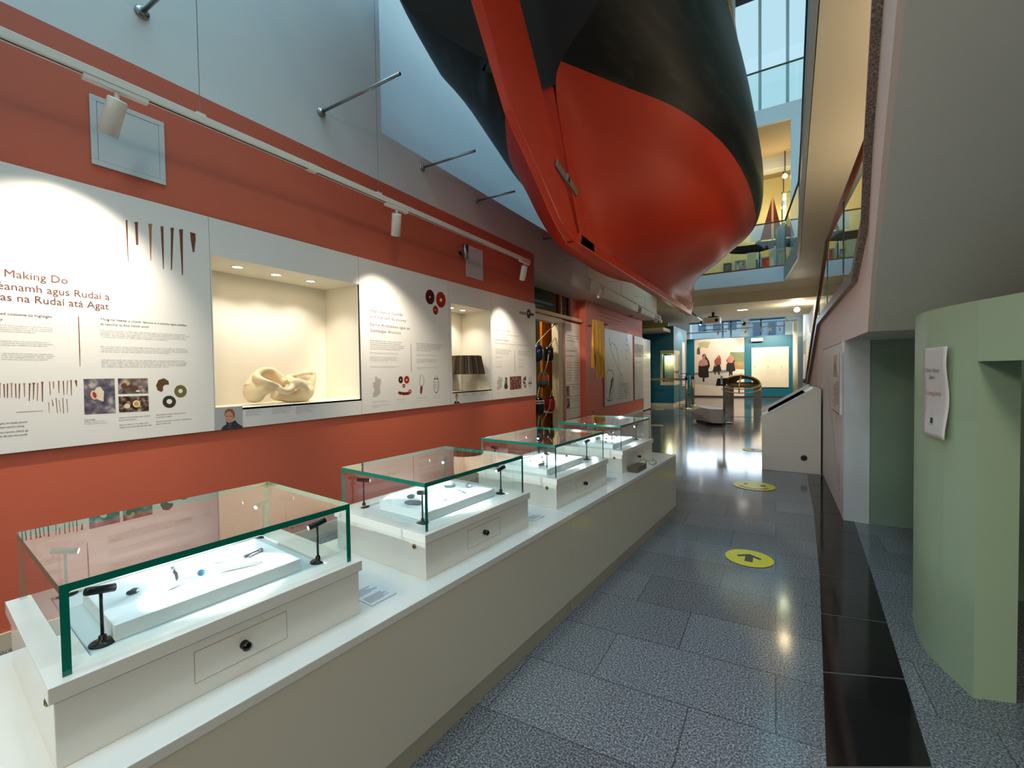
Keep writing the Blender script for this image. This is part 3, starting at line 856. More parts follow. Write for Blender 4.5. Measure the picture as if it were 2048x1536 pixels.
# ---- finds lying in the cases
def find(name, label, i, x, y, b, m, rz=0., group=None, cat='artefact', bevel=0):
    o = b.build(name, m, None, bevel=bevel)
    o.location = CASEP(i, x, y, .1852); o.rotation_euler = (0, 0, CRZ+rz); tag(o, label, cat, group); return o
FLINT = mat('flint_dark', (52, 54, 56), .3, noise=.5, nscale=40); PALE = mat('stone_pale', (196, 198, 194), .5, noise=.2, nscale=60)
BLUEG = mat('glass_bead_blue', (52, 120, 150), .15, spec=.8); SILV = mat('silver_old', (128, 132, 134), .3, .9, noise=.3, nscale=90)
GREYB = mat('slate_grey', (92, 100, 104), .5, noise=.2, nscale=60); BONEM = mat('old_bone', (214, 206, 186), .55, noise=.15, nscale=80)
def rock(sx, sy, sz, seed, n=8):
    rnd = random.Random(seed); b = MB(); bm = bmesh.new(); bmesh.ops.create_icosphere(bm, subdivisions=2, radius=1)
    k = b.vs([(v.co.x*sx*(1+rnd.uniform(-.16, .16)), v.co.y*sy*(1+rnd.uniform(-.16, .16)), max(0, (v.co.z+.75)*sz*(1+rnd.uniform(-.1, .1)))) for v in bm.verts])
    for f in bm.faces: b.face([k+v.index for v in f.verts])
    bm.free(); return b
o = find('flint_core', 'pale grey and black flaked flint stone, largest find in the nearest case', 0, .070, -.088, rock(.020, .030, .030, 4), PALE)
rock(.012, .012, .026, 9).build('dark_face', FLINT, o).location = (.006, .008, .006)
find('flint_flake', 'tiny blue and black chip at the near end of the nearest case', 0, .025, -.144, rock(.008, .013, .007, 3), FLINT)
find('stone_disc', 'small thin grey disc behind the flaked flint stone', 0, -.02, -.068, MB().lathe([(.014, 0), (.015, .002), (.014, .004)], seg=20), GREYB)
find('glass_bead', 'small blue glass bead in the middle of the nearest case', 0, .049, -.012, MB().ell((0, 0, .007), .009, .009, .007), BLUEG)
o = find('coin_disc', 'thin pale round token behind the toothed comb', 0, -.008, .060, MB().lathe([(.020, 0), (.021, .0012), (.020, .0024)], seg=26), BONEM)
b = MB(); b.box(-.052, .052, -.009, -.001, .003, .009); b.box(-.050, .050, .001, .009, .001, .007)
for k in range(15): b.box(-.048+k*.0066, -.048+k*.0066+.003, -.011, .010, .0088, .0105)
find('bone_comb', 'long pale toothed bone comb in the nearest case', 0, .090, .066, b, PALE, math.radians(70), bevel=.0008)
b = MB(); b.prism([(-.026, -.006, 0), (.024, -.003, 0), (.026, .003, 0), (-.02, .000, 0)], (0, 0, .006)); b.prism([(-.024, .008, 0), (.022, .004, 0), (.022, .010, 0), (-.024, .014, 0)], (0, 0, .008))
b.lathe([(.006, 0), (.007, .006), (.004, .010)], (.024, .002, 0), 14)
find('bronze_tweezers', 'small blue grey metal tweezers at the far end of the nearest case', 0, .030, .128, b, SILV, math.radians(110))
# second case
find('dark_pebble', 'dark rounded pebble near the wall side of the second case', 1, -.043, -.110, MB().ell((0, 0, .008), .010, .018, .009), GREYB, -.5)
find('whetstone', 'long dark grey whetstone at the near end of the second case', 1, .037, -.167, MB().tube([(0, -.036, .008), (0, -.02, .009), (0, .02, .009), (0, .036, .008)], [.005, .009, .010, .006], 12), GREYB, -1.1)
b = MB()
for k in range(3): b.lathe([(.018, 0), (.019, .020), (.014, .026)], (0, -.034+.034*k, 0), 16)
find('bone_cylinder', 'pale ribbed bone cylinder at the back of the second case', 1, -.060, -.005, b, BONEM, .3)
find('slate_disc', 'flat grey slate disc at the far back of the second case', 1, -.040, .118, MB().lathe([(.024, 0), (.026, .005), (.024, .011)], seg=28), GREYB)
find('flint_scraper', 'small wedge of grey flint at the far end of the second case', 1, .045, .150, rock(.012, .018, .010, 21), GREYB)
PNS = [(.116, -.009, .5, .040), (.104, .060, 1.15, .055), (.094, .020, .9, .040), (.082, -.106, -.35, .036), (.100, -.072, -.1, .042), (.080, .074, 1.35, .058)]
PNL = ['short bone pin lying nearest the aisle edge', 'bone pin third from the far side of the fan', 'middle bone pin of the fan', 'leftmost thin bone pin', 'thin bone pin next to the leftmost', 'longest bone pin, at the far side of the fan']
for (x, y, a, L), lb in zip(PNS, PNL):
    find('bone_pin', lb+' in the second case', 1, x, y, MB().tube([(0, -L/2, .003), (0, L/2-.006, .003), (0, L/2, .004)], [.0012, .0025, .0042], 8), GREYB if L > .04 else BONEM, a, 'bone pins fanned in the second case', 'pin')
# third case
TB = [(-.021, -.126, .004, 'lone speck of a bead near the wall side end'), (-.019, -.002, .006, 'dark bead half way along the wall side'), (.058, -.111, .006, 'dark bead nearest the clear dish'), (.02, -.06, .004, 'pale tiny bead in the middle'), (.091, .102, .008, 'blue grey bead at the far end'), (-.044, .097, .009, 'dark ring bead at the far wall side'), (.075, .02, .004, 'tiny bead near the aisle side')]
for x, y, rr, lb in TB:
    find('dark_bead', lb+' of the third case', 2, x, y, MB().ell((0, 0, rr*.8), rr, rr*1.3, rr*.8, 12, 8), FLINT if rr > .005 else SILV, 0, 'small beads in the third case', 'bead')
find('bead_string', 'small heap of beads in a clear dish at the near end of the third case', 2, .096, -.185, rock(.018, .030, .008, 31), SILV)
# fourth case
rnd = random.Random(5)
FL = ['pale round find nearest the aisle', 'round grey find at the near end', 'large grey lump at the wall side', 'grey lump behind the pale finds', 'dark grey find at the middle of the board', 'small find at the far end', 'broad grey find by the far corner', 'small pale find beside the near spotlight', 'grey find on the centre line']
for k, (x, y, s) in enumerate([(.092, -.126, .010), (.089, -.20, .010), (-.013, -.103, .024), (-.06, -.02, .018), (.07, .002, .012), (.05, .10, .010), (-.03, .08, .020), (.11, -.06, .008), (.03, -.05, .010)]):
    find('small_find', FL[k]+' of the farthest case', 3, x, y, rock(s*.8, s*1.3, s*.6, 40+k), [PALE, GREYB, SILV][k % 3], 0, 'grey finds in the farthest case')
# caption plates on the counter between the cases
def plate(label, i, lx, ly, hx, hy):
    r = thing('caption_plate', label, 'caption', CP(lx, ly, ZC+.0004), CRZ, 'clear caption plates on the counter')
    b = MB(); b.box(-hx, hx, -hy, hy, 0, .004); b.build('plate', mat('caption_acrylic', (214, 220, 224), .15), r, bevel=.0008)
    b = MB(); rnd = random.Random(int(ly*100)+3)
    for blk in range(2):
        for k in range(7):
            x = hx-.012-blk*.06-k*.0062
            if x < -hx+.01: break
            L = rnd.uniform(.55, .95)*2*hy*.86
            b.box(x-.0034, x, -hy*.86+(2*hy*.86-L)*0, -hy*.86+L, .0041, .0045)
    b.build('caption_text', LGTPR, r)
plate('clear caption plate with lines of print between the nearest and second cases', 0, -.165, .945, .072, .048)
plate('clear caption plate between the second and third cases', 1, -.165, 1.852, .072, .046)
plate('clear caption plate between the third and farthest cases', 2, -.17, 2.755, .07, .046)
plate('clear caption plate at the near end of the nearest case', 3, -.42, .06, .07, .05)
# brown box and spectacles at the far end
b = MB(); b.box(-.035, .035, -.09, .09, 0, .036)
o = b.build('brown_box', mat('box_brown', (92, 78, 62), .5), None, bevel=.003); o.location = CP(-.065, 3.10, ZC+.0005); o.rotation_euler = (0, 0, CRZ); tag(o, 'small flat brown box lying on the far end of the counter', 'box')
r = thing('spectacles', 'pair of clear spectacles lying beside the small brown box', 'spectacles', CP(-.06, 3.30, ZC+.0005), CRZ+.5)
for s in (-1, 1):
    b = MB(); b.tube([(s*.035+.026*math.cos(a), 0, .022+.020*math.sin(a)) for a in [k*math.pi/8 for k in range(16)]], .0025, 6, closed=True); b.build('rim', mat('spectacle_olive', (120, 118, 70), .4), r)
    MB().tube([(s*.060, 0, .030), (s*.058, .07, .026), (s*.050, .12, .004)], .0022, 6).build('temple', mat('spectacle_olive', (120, 118, 70), .4), r)
MB().tube([(-.01, 0, .026), (0, 0, .031), (.01, 0, .026)], .0024, 6).build('bridge', mat('spectacle_olive', (0, 0, 0)), r)
# ================================================================== GRAPHIC PANELS ON THE RED WALL
PX = WX+.020
PZ0, PZ1 = .874, 2.165
def W(px, py, off=.0): return U('x', PX+off, px, py)
YU, ZU = Vector((0, 1, 0)), Vector((0, 0, 1))
def panel(label, y0, y1, holes=()):
    r = thing('graphic_panel', label, 'panel', (PX, (y0+y1)/2, PZ0), 0, 'printed graphic panels along the red wall')
    b = MB(); g = .0008
    ys = sorted({y0+g, y1-g, *[h[0] for h in holes], *[h[1] for h in holes]}); zs = sorted({PZ0, PZ1, *[h[2] for h in holes], *[h[3] for h in holes]})
    for a, c in zip(ys, ys[1:]):
        for d, e in zip(zs, zs[1:]):
            if any(h[0] < (a+c)/2 < h[1] and h[2] < (d+e)/2 < h[3] for h in holes): continue
            k = b.vs([(WX, a, d), (WX, c, d), (WX, c, e), (WX, a, e), (PX, a, d), (PX, c, d), (PX, c, e), (PX, a, e)])
            b.face((k+4, k+5, k+6, k+7), 0); b.face((k+3, k+2, k+1, k), 0)
            for q, edge_ in (((0, 1, 5, 4), d == zs[0]), ((1, 2, 6, 5), c == ys[-1]), ((2, 3, 7, 6), e == zs[-1]), ((3, 0, 4, 7), a == ys[0])): b.face([k+j for j in q], 1 if edge_ else 0)
    b.build('board', [BOARD, BOARDE], r, True)
    return r
SE1, SE2 = W(418, 470).y, W(897, 600).y
S3 = W(717, 700).y; S4 = W(983, 700).y
pA = panel('large printed panel headed Making Do, rows of bone pins along its foot, nearest the photographer', -1.2, SE1)
pB = panel('printed panel framing the wide niche with the cream knot sculpture', SE1, S3+.02, [(*N1, NZ0, NZ1)])
pC = panel('printed panel headed High-Status Goods and the Gift Economy', S3+.02, SE2)
pD = panel('printed panel framing the narrow niche with the brown pleated shade', SE2, S4+.01, [(*N2, NZ0, NZ1)])
pE = panel('printed panel with a belt chain emblem at the end of the red wall', S4+.01, 5.565)

# ---- flat print: polygons traced on the board plane
def art(name, parent, polys, mats, off=.0006, ax='x', val=None, label=None):
    b = MB()
    val = PX if val is None else val
    for k, (mi, pts) in enumerate(polys):
        sgn = 1 if ax == 'x' else -1
        b.poly([U(ax, val+sgn*(off+.00012*k), *p) for p in pts], mi)
    o = b.build(name, mats, parent, True)
    if label: o['label'] = label
    return o
def oval(cx, cy, rx, ry, n=20, tilt=0.):
    out = []
    for k in range(n):
        a = 2*math.pi*k/n; x, y = rx*math.cos(a), ry*math.sin(a)
        out.append((cx+x*math.cos(tilt)-y*math.sin(tilt), cy+x*math.sin(tilt)+y*math.cos(tilt)))
    return out
def stick(x0, y0, x1, y1, w0, w1, head=0.):
    dx, dy = x1-x0, y1-y0; L = math.hypot(dx, dy); nx, ny = -dy/L, dx/L
    pts = [(x0+nx*w0*(1+head), y0+ny*w0*(1+head)), (x0+dx*.14+nx*w0, y0+dy*.14+ny*w0), (x0+dx*.6+nx*(w0+w1)/2, y0+dy*.6+ny*(w0+w1)/2), (x1+nx*w1, y1+ny*w1)]
    q = [(x1-nx*w1, y1-ny*w1), (x0+dx*.6-nx*(w0+w1)/2, y0+dy*.6-ny*(w0+w1)/2), (x0+dx*.14-nx*w0, y0+dy*.14-ny*w0), (x0-nx*w0*(1+head), y0-ny*w0*(1+head))]
    return pts+q
def wt(parent, name, body, px, py, pxr, h, m, bold=0., space=1.0, width=True):
    """text whose first baseline starts at pixel (px, py) on the board; pxr = right end of its longest line, h = letter size in metres"""
    p = W(px, py, .001)
    wd = (W(pxr, py).y-p.y) if width else None
    return text(parent, name, body, p, YU, ZU, h, m, wd, space, 'LEFT', bold)

# panel A
wt(pA, 'heading', 'Making Do', 7, 553, 133, .125, REDPR, .0010)
h2 = W(0, 566, .001)
text(pA, 'heading', 'éanamh agus Rudaí a', W(-7, 577, .001), YU, ZU, .122, REDPR, W(218, 590).y-W(-7, 577).y)
text(pA, 'heading', 'as na Rudaí atá Agat', W(0, 600, .001), YU, ZU, .122, REDPR, W(217, 610).y-W(0, 600).y)
text(pA, 'intro_text', 'ed costume to highlight\ny.', W(0, 629, .001), YU, ZU, .046, BLKPR, W(104, 632).y-W(0, 629).y, .78, bold=.0008)
text(pA, 'body_text', 'ared with a single pin or brooch. Bronze\nwere probably worn only on ceremonial\nNeedles and pins made from animal and\nre found at Dún Aonghasa.\n\nmaterial, and such found objects were\ne found by the Late Bronze Age Islanders\nloating over 1000km on the Atlantic.\n\ns Early Medieval nobility the quality and\nouls. The most expensive colour - purple -\ns. On the Inishkea Islands, off the coast\nrom the tiny ink sacs of dog whelks.', W(0, 651, .001), YU, ZU, .0345, GRYPR, W(110, 660).y-W(0, 651).y, .66)
wt(pA, 'intro_text', 'Thug na héadaí a chaith daoine a n-aicme agus stádas\nsa tsochaí le fios riamh anall.', 200, 640, 372, .042, BLKPR, .0008, .80)
wt(pA, 'body_text', 'Níl eadaí amach ó thaobh seandálaí agus maisiúcháin teorannta\na chaomhnaítear ar an Áirinn. Is dócha nár caitheadh dealg ná brat\ndhallgaois ag Dún Aonghasa, ach i rith searmanais - is minic go\nsnoigh. Rinneadh dealga agus bioráin as cnámha ainmhithe agus\n- aimsíodh thart ar 100 ceann ag Dún Aonghasa.\n\nBa mhinic gur thug na farraigí ómpail ar Árainn rudaí ó áiteanna\nrinneadh ornáidí pearsanta de na rudaí seo a aimsíodh. Crochadh\nna toisceacha sa Chré-umhaois Dhéanach i gcéinne oileán iad féin\nsé breis agus 1000 ciliméadar trasna an Atlantaigh.\n\nNí dhearnadh go leor de na héadaí as cneasta réamhstairiúil\néadaí iad rogha uasal, méid agus dath na fabraice riamh roinnt.\nMór caitheadh an dath ba chostasaí - corcra - ach le haghaidh\nAr Oileán Inis Gé, amach ó chósta Mhaigh Eo, rinne manaigh\nna málaí beaga toirteacha as an gcuachma chon.', 200, 661, 379, .0365, GRYPR, 0, .615)
# thin tapering rule between the columns
art('divider', pA, [(0, [(156.2, 632), (158.0, 634), (160.2, 700), (160.6, 733), (159.6, 733), (158.2, 700)])], [mat('print_maroon', (104, 40, 40), .6)])
big = [(253, 440, 256.5, 523, 1.8, .6, 0), (272.5, 444, 274.5, 490, 2.8, 2.2, .4), (300.5, 447.5, 301.5, 521, 2.9, .8, .5), (324, 452.5, 327, 538, 2.6, .8, .1), (344.5, 455.5, 342.8, 540, 2.6, 1.1, .4), (362, 458.5, 365, 550, 3.2, 1., .3)]
for k, s in enumerate(big):
    art('bone_pin_picture', pA, [(0, stick(*s))], [BRNPR if k not in (2,) else BONE2])
art('bone_pin_picture', pA, [(0, [(380, 464), (391, 467), (391.5, 480), (388.5, 505), (385.5, 504), (381.5, 480)]), (1, oval(385.6, 470, 1.6, 1.4))], [BRNPR, BLKPR])
row = [(-1, 766, 0, 796, 2.0, .8, .7), (8, 768, 9, 795, 1.3, .9, 0), (15, 767, 15, 796, 1.3, .9, 0), (23, 766, 23.5, 795, 1.2, .9, .9), (31, 767, 32, 796, 1.2, .9, 0), (39, 767, 38.5, 797, 1.3, .8, .1), (48.5, 766.5, 49.5, 794, 1.3, .9, 1.2), (59.5, 766.5, 58.5, 802, 1.4, .8, .6), (67.5, 765.5, 67, 799, 1.3, .8, 1.3), (75.5, 766, 74.5, 802, 1.3, .9, .3), (84.5, 763.5, 85, 803.5, 1.5, .9, .5),
       (99, 763, 101, 790, .8, .6, 0), (106.5, 763, 107.5, 777, 1.3, 1.0, 0), (117.5, 761.5, 118, 786, 1.1, .6, .4), (126.5, 761.5, 128, 790, 1.1, .6, 0), (135, 761, 134, 789, 1.1, .6, .2), (142, 760, 143, 791, 1.2, .6, .2), (151.5, 760.5, 153.5, 773, 2.2, .6, .1),
       (97.5, 805, 98.5, 826, .8, .5, 0), (104, 799, 106.5, 812, .6, .9, 0), (112, 796, 115, 826, .7, .6, 0), (118, 799, 121, 824, .6, .5, 0), (125.5, 796, 127.5, 827, .7, .6, 0), (133.5, 798, 135.5, 825, .6, .5, 0)]
for k, s in enumerate(row):
    art('bone_pin_picture', pA, [(0, stick(*s))], [BRNPR if k % 3 else BONE2])
art('scale_bar', pA, [(0, [(33, 824.2), (86, 821.2), (86, 821.9), (33, 825)])], [GRYPR])
def photo_mat(name, cols, scale, seedv):
    m = bpy.data.materials.new(name); m.use_nodes = True; nt = m.node_tree; b = nt.nodes['Principled BSDF']; b.inputs['Roughness'].default_value = .45
    tc = nt.nodes.new('ShaderNodeTexCoord'); mp = nt.nodes.new('ShaderNodeMapping'); mp.inputs['Location'].default_value = (seedv, seedv*1.7, 0)
    nz = nt.nodes.new('ShaderNodeTexNoise'); nz.inputs['Scale'].default_value = scale; nz.inputs['Detail'].default_value = 6
    cr = nt.nodes.new('ShaderNodeValToRGB'); cr.color_ramp.interpolation = 'LINEAR'
    e = cr.color_ramp.elements; e[0].position = .38; e[0].color = lin(cols[0])+(1,); e[1].position = .66; e[1].color = lin(cols[-1])+(1,)
    for i, c in enumerate(cols[1:-1]): x = e.new(.38+.28*(i+1)/(len(cols)-1)); x.color = lin(c)+(1,)
    nt.links.new(tc.outputs['Object'], mp.inputs[0]); nt.links.new(mp.outputs[0], nz.inputs['Vector']); nt.links.new(nz.outputs['Fac'], cr.inputs[0]); nt.links.new(cr.outputs[0], b.inputs['Base Color'])
    return m
ROCK = photo_mat('photo_rock', [(66, 62, 84), (110, 104, 118), (196, 186, 178)], 22, 1)
ROCK2 = photo_mat('photo_rock_two', [(70, 60, 66), (128, 112, 108), (190, 180, 176)], 26, 4)
WEED = photo_mat('photo_seaweed', [(30, 22, 18), (96, 70, 58), (186, 164, 150)], 44, 7)
SHELL = mat('photo_shell_pink', (238, 186, 160), .5); SHELLD = mat('photo_shell_dark', (150, 62, 36), .5); SHELLW = mat('photo_shell_white', (226, 214, 196), .5); SHELLY = mat('photo_shell_yellow', (206, 160, 82), .5)
p = art('whelk_photo', pA, [(0, [(167, 758), (229, 757), (231.5, 826), (169, 829)]), (1, [(192, 776), (200, 773), (208, 783), (207, 803), (197, 800), (183, 792)]), (2, oval(188.5, 790, 7.5, 9.5, 18, -.35)), (3, oval(189, 790, 3.6, 6.5, 16, -.35))], [ROCK, SHELLW, SHELL, SHELLD], label='photo of a pink shell on grey rock')
art('whelk_photo', pA, [(0, [(235.5, 757), (295.5, 756.5), (296.5, 786.5), (236.5, 788)]), (1, oval(250, 772, 8, 6)), (2, oval(256, 767, 4.2, 3.6)), (1, oval(268, 777, 8, 6)), (3, oval(276, 782, 4.5, 2))], [ROCK2, mat('photo_shell_brown', (92, 62, 50), .5), SHELLY, SHELLW], label='photo of two brown shells on rock')
art('whelk_photo', pA, [(0, [(237, 793), (297, 791.5), (298, 822), (238, 825)]), (1, oval(254.5, 812, 6, 5)), (2, oval(273, 807.5, 7.5, 7)), (3, oval(273, 807.5, 5, 4.8))], [WEED, SHELLW, mat('photo_shell_rim', (240, 228, 190), .5), SHELLY], label='photo of two pale limpet shells on seaweed')
MOSS = mat('print_serpentine', (108, 104, 52), .5, noise=.45, nscale=70); MOSSD = mat('print_dark_stone', (54, 52, 34), .5, noise=.5, nscale=70)
art('stone_ring_picture', pA, [(0, [(312, 771), (317, 760), (328, 756.5), (337, 762), (338, 769), (330, 769.5), (326, 773), (326, 781), (322, 784), (315, 780)])], [mat('print_brown_stone', (92, 66, 32), .5, noise=.4, nscale=70)])
art('stone_ring_picture', pA, [(0, oval(361, 782.5, 12.5, 12.5, 26)), (1, oval(361, 782, 4.5, 4.2))], [MOSS, BOARD])
art('stone_ring_picture', pA, [(0, oval(338.5, 803.5, 13.5, 12.2, 26)), (1, oval(338.8, 803, 5.6, 5))], [MOSSD, BOARD])
def caption(par, lines, px, py, pxr, h, m=GRYPR, bold=0., sp=.72):
    wt(par, 'caption_text', lines, px, py, pxr, h, m, bold, sp)
caption(pA, 'Dug whelks.', 169.5, 842, 191, .030, BLKPR, .0004)
caption(pA, 'Photograph of shells on the shore\nGrianghraf de shliogáin ar an gcladach', 169, 845.5, 214, .020)
caption(pA, 'Limpets and periwinkles were relished\nby the Aran islanders.', 238, 837, 300, .028, BLKPR, .0003)
caption(pA, 'Bhain na daoine a chónaigh sa dún\nsólaistí mór as bairnigh agus gliomaigh.', 239, 851.5, 304, .028, BLKPR, .0003)
caption(pA, 'Found objects, beads made from jasmine,\nserpentine and lignite.', 312, 831, 372, .028, BLKPR, .0003)
caption(pA, 'Earraí a aimsíodh, coirníní a rinneadh de\nagus cnámh éisc.', 312, 844.5, 383, .028, BLKPR, .0003)
text(pA, 'caption_text', 'pins, the double pointed\nbeen used for tinking.', W(0, 849, .001), YU, ZU, .034, BLKPR, W(54, 846).y-W(0, 849).y, .8, bold=.0004)
text(pA, 'caption_text', 'ina crainnchu, b’fhéidir gur\nán dhá béicí chun cniotáil', W(0, 867, .001), YU, ZU, .034, BLKPR, W(57, 863).y-W(0, 867).y, .8, bold=.0004)
# panel B: maker's photo and captions below the sill
GREYBG = mat('photo_grey_background', (176, 178, 182), .4)
SKIN = mat('photo_skin', (206, 150, 122), .5); HAIR = mat('photo_auburn_hair', (150, 88, 56), .5); JKT = mat('photo_navy_jacket', (40, 46, 62), .5); JK2 = mat('photo_jacket_light', (66, 74, 90), .5)
art('portrait_photo', pB, [(0, [(428.5, 815.5), (485, 812), (486, 855), (429, 861)]), (1, oval(459.5, 829, 10.3, 11, 22)), (2, oval(458, 834, 8, 11.5, 22)), (1, [(449.5, 829), (452, 821.5), (462, 820), (467, 825), (469, 836), (470, 826), (465, 818), (455, 817.5), (450, 822)]), (3, [(442, 860), (446, 853), (453, 848.5), (452, 842.5), (458, 846), (466, 843), (470, 840), (476, 847), (484, 852), (486, 855.5)]), (4, [(457, 846), (464, 844), (461, 857.8), (456, 858.4)]), (5, [(452, 832.3), (456, 831.5), (456, 832.6), (452, 833.3)]), (5, [(459.5, 831.5), (463.5, 832), (463.5, 833), (459.5, 832.6)]), (6, [(455, 840.5), (460.5, 840.2), (460.5, 841.2), (455, 841.4)])],
    [GREYBG, HAIR, SKIN, JKT, JK2, mat('photo_eye', (70, 50, 44), .5), mat('photo_lips', (170, 96, 86), .5)], label='portrait photo of an auburn haired woman in a dark jacket')
for (x0, y0, x1, n, s) in ((491, 821.5, 528, 5, 1), (544, 817.5, 586, 5, 2), (592, 813.5, 632, 7, 3)):
    rr = random.Random(s)
    caption(pB, '\n'.join(['Cord, ceramic stoneware,' , 'Claddagh maker, 2019.', 'Corda, potaireacht chloiche', 'Artist in residence,', 'Ealaíontóir cónaitheach', 'Clay fired and polished', 'Galway'][:n]), x0, y0, x1, .021, GRYPR, .0002, .66)
# panel C
wt(pC, 'heading', 'High-Status Goods', 739, 623, 804, .088, REDPR, .0004)
wt(pC, 'heading', 'and the Gift Economy', 739, 635, 812, .088, REDPR, .0004)
wt(pC, 'heading', 'Earraí Ardstádais agus an', 740, 651, 819, .088, REDPR)
wt(pC, 'heading', 'Geilleagar Bronnta', 740, 663, 801, .088, REDPR)
wt(pC, 'intro_text', 'Bronze Age people lived in a gift economy, in which\ngiving and receiving high-status gifts created and\nmaintained kinship, political and economic relationships\nbetween groups of people. Such diplomatic exchanges\nhave been described as ‘peaceful, medieval wars’.', 740, 681.5, 808, .030, BLKPR, .0004, .80)
wt(pC, 'body_text', 'Objects gifts created and cemented alliances such as\nmarriages and treaties between the island communities.\n\nPortal and symbolic objects made from precious\nbrought from afar such as amber from the Baltic and\ngold from Mourne were traded along the coast and\ninland waters, a journey was paid with gifts given\nand treasured across generations, as the hoard shows\nin wetlands for their safekeeping.\n\nHigh-status goods were often buried with their owners\nand later found by chance in the fields and bogs.', 740, 705, 809, .026, GRYPR, 0, .745)
wt(pC, 'intro_text', 'Mhair daoine sa Chré-umhaois i ngeilleagar bronnta, ina\nmbíodh ardstádas a thabhairt agus a fháil, chruthaigh\nceangail ghaoil pholaitiúla agus eacnamaíochta idir\ngrúpaí daoine. Tugadh ‘cogaí síochánta’ orthu seo,\ncosúil le hócáidí mhalartaithe.', 832.5, 687, 885, .029, BLKPR, .0004, .80)
wt(pC, 'body_text', 'Chruthaigh bronntanais comhaontuithe agus daingníodh\nna pósaidh agus conarthaí idir na pobail oileánda i\nnÉirinn.\n\nRinneadh earraí siombalacha as ábhair luachmhara a\ntugadh ó chéin ar nós ómra ón mBailt agus ór ón Múrn\na bhí á dtrádáil feadh an chósta agus intíre, turas a\níocadh le bronntanais agus a coinníodh ar feadh na\nnglún, mar a léiríonn an taisce a fuarthas i dtalamh\nfliuch lena gcosaint.\n\nCuireadh earraí ardstádais go minic lena n-úinéirí agus\nfuarthas iad ina dhiaidh sin sna goirt agus portaigh\nar fud na tíre.', 833, 709, 886, .026, GRYPR, 0, .70)
art('divider', pC, [(0, [(821.5, 688), (822.2, 688), (823.2, 743), (822.4, 743)])], [GRYPR])
AMB = mat('amber_dark', (78, 22, 18), .3, noise=.3, nscale=40); AMBR = mat('amber_red', (166, 38, 16), .3, noise=.4, nscale=40)
art('amber_bead_picture', pC, [(0, oval(860, 594, 9, 15, 24, -.1)), (1, oval(859.8, 594, 1.4, 2.2))], [AMB, BOARD])
art('amber_bead_picture', pC, [(0, oval(881.7, 599.5, 9.5, 16, 24, -.1)), (1, oval(881.8, 600, 2.5, 3.6))], [AMBR, BOARD])
art('amber_bead_picture', pC, [(0, oval(871, 620.5, 5.2, 9.2, 20, -.1)), (1, oval(870.8, 620, 1., 1.6))], [AMBR, BOARD])
def island(par, ox, oy, s):
    P = [(.30, 0), (.52, .02), (.6, .12), (.86, .08), (.95, .25), (.85, .40), (.82, .55), (.86, .78), (.72, .86), (.5, .94), (.2, 1.0), (.05, .96), (.12, .86), (.02, .84), (.2, .70), (.22, .58), (.05, .50), (.12, .42), (.04, .32), (.22, .26), (.34, .22), (.28, .12)]
    art('island_map', par, [(0, [(ox+x*s*.45, oy+y*s) for x, y in P])], [mat('print_map_grey', (190, 182, 178), .6)])
island(pC, 744.5, 753, 42)
art('amber_bead_picture', pC, [(0, oval(801.5, 759.5, 4.6, 7.2, 20)), (1, oval(801.5, 759.5, 1, 1.4))], [AMB, BOARD])
art('amber_bead_picture', pC, [(0, oval(813.5, 759.5, 5.2, 7.8, 20)), (1, oval(813.5, 759.8, 1.5, 1.8))], [AMBR, BOARD])
art('amber_bead_picture', pC, [(0, oval(807.7, 771.5, 2.8, 4.2, 16)), (1, oval(807.7, 771.5, .8, 1.2))], [AMBR, BOARD])
art('bead_string_picture', pC, [(k % 2, oval(798.5+k*3.1, 785.5+(1.8*math.sin(k/7*3.14)), 2.2, 3.2, 12)) for k in range(7)]+[(0, oval(820, 783, 3, 4.2, 16)), (2, oval(820, 783, 1.1, 1.6, 10))], [AMBR, AMB, BOARD])
def outline(pts, w):
    return [[pts[i], pts[(i+1) % len(pts)], (pts[(i+1) % len(pts)][0]+w, pts[(i+1) % len(pts)][1]+w*.6), (pts[i][0]+w, pts[i][1]+w*.6)] for i in range(len(pts))]
art('pendant_picture', pC, [(0, q) for q in outline([(840.5, 749), (839, 765), (840, 771)], .7)[:2]]+[(0, q) for q in outline([(844, 749), (847.5, 758), (847, 768), (845, 772)], .7)[:3]]+[(1, [(842, 770), (845.5, 774), (844, 786), (841.5, 789), (840, 784), (840.5, 775)])], [GRYPR, mat('pendant_brown', (136, 66, 46), .4)])
lo = oval(872.5, 769, 5.6, 17.5, 24)
art('pendant_picture', pC, [(0, lo), (1, oval(872.5, 768.4, 4.9, 16.4, 24)), (0, oval(870.4, 757.5, 1.4, 2)), (0, oval(874.4, 757.5, 1.4, 2))]+[(0, oval(870.6+3.8*(k % 2), 765+(k//2)*5, .7, 1.0, 8)) for k in range(6)], [mat('print_slate', (82, 78, 86), .5), BOARD])
caption(pC, 'Amber was imported from\nthe Baltic as a raw material.\n\nTugadh ómra isteach ón mBailt\nmar amhábhar chun seoda a\ndhéanamh.', 744, 803.5, 783, .026, GRYPR, .0003, .72)
caption(pC, 'Amber bead necklace found\nin a bog at Derrybrien.\n\nMuince coirníní ómra.', 792, 799, 822, .024, GRYPR, 0, .72)
caption(pC, 'Pendant of polished stone\nfound at Dún Aonghasa.\n\nSiogairlín cloiche', 832.5, 796, 858, .024, GRYPR, 0, .72)
caption(pC, 'Decorated pendant.\n\nSiogairlín maisithe.', 865.5, 792.5, 889, .024, GRYPR, 0, .72)
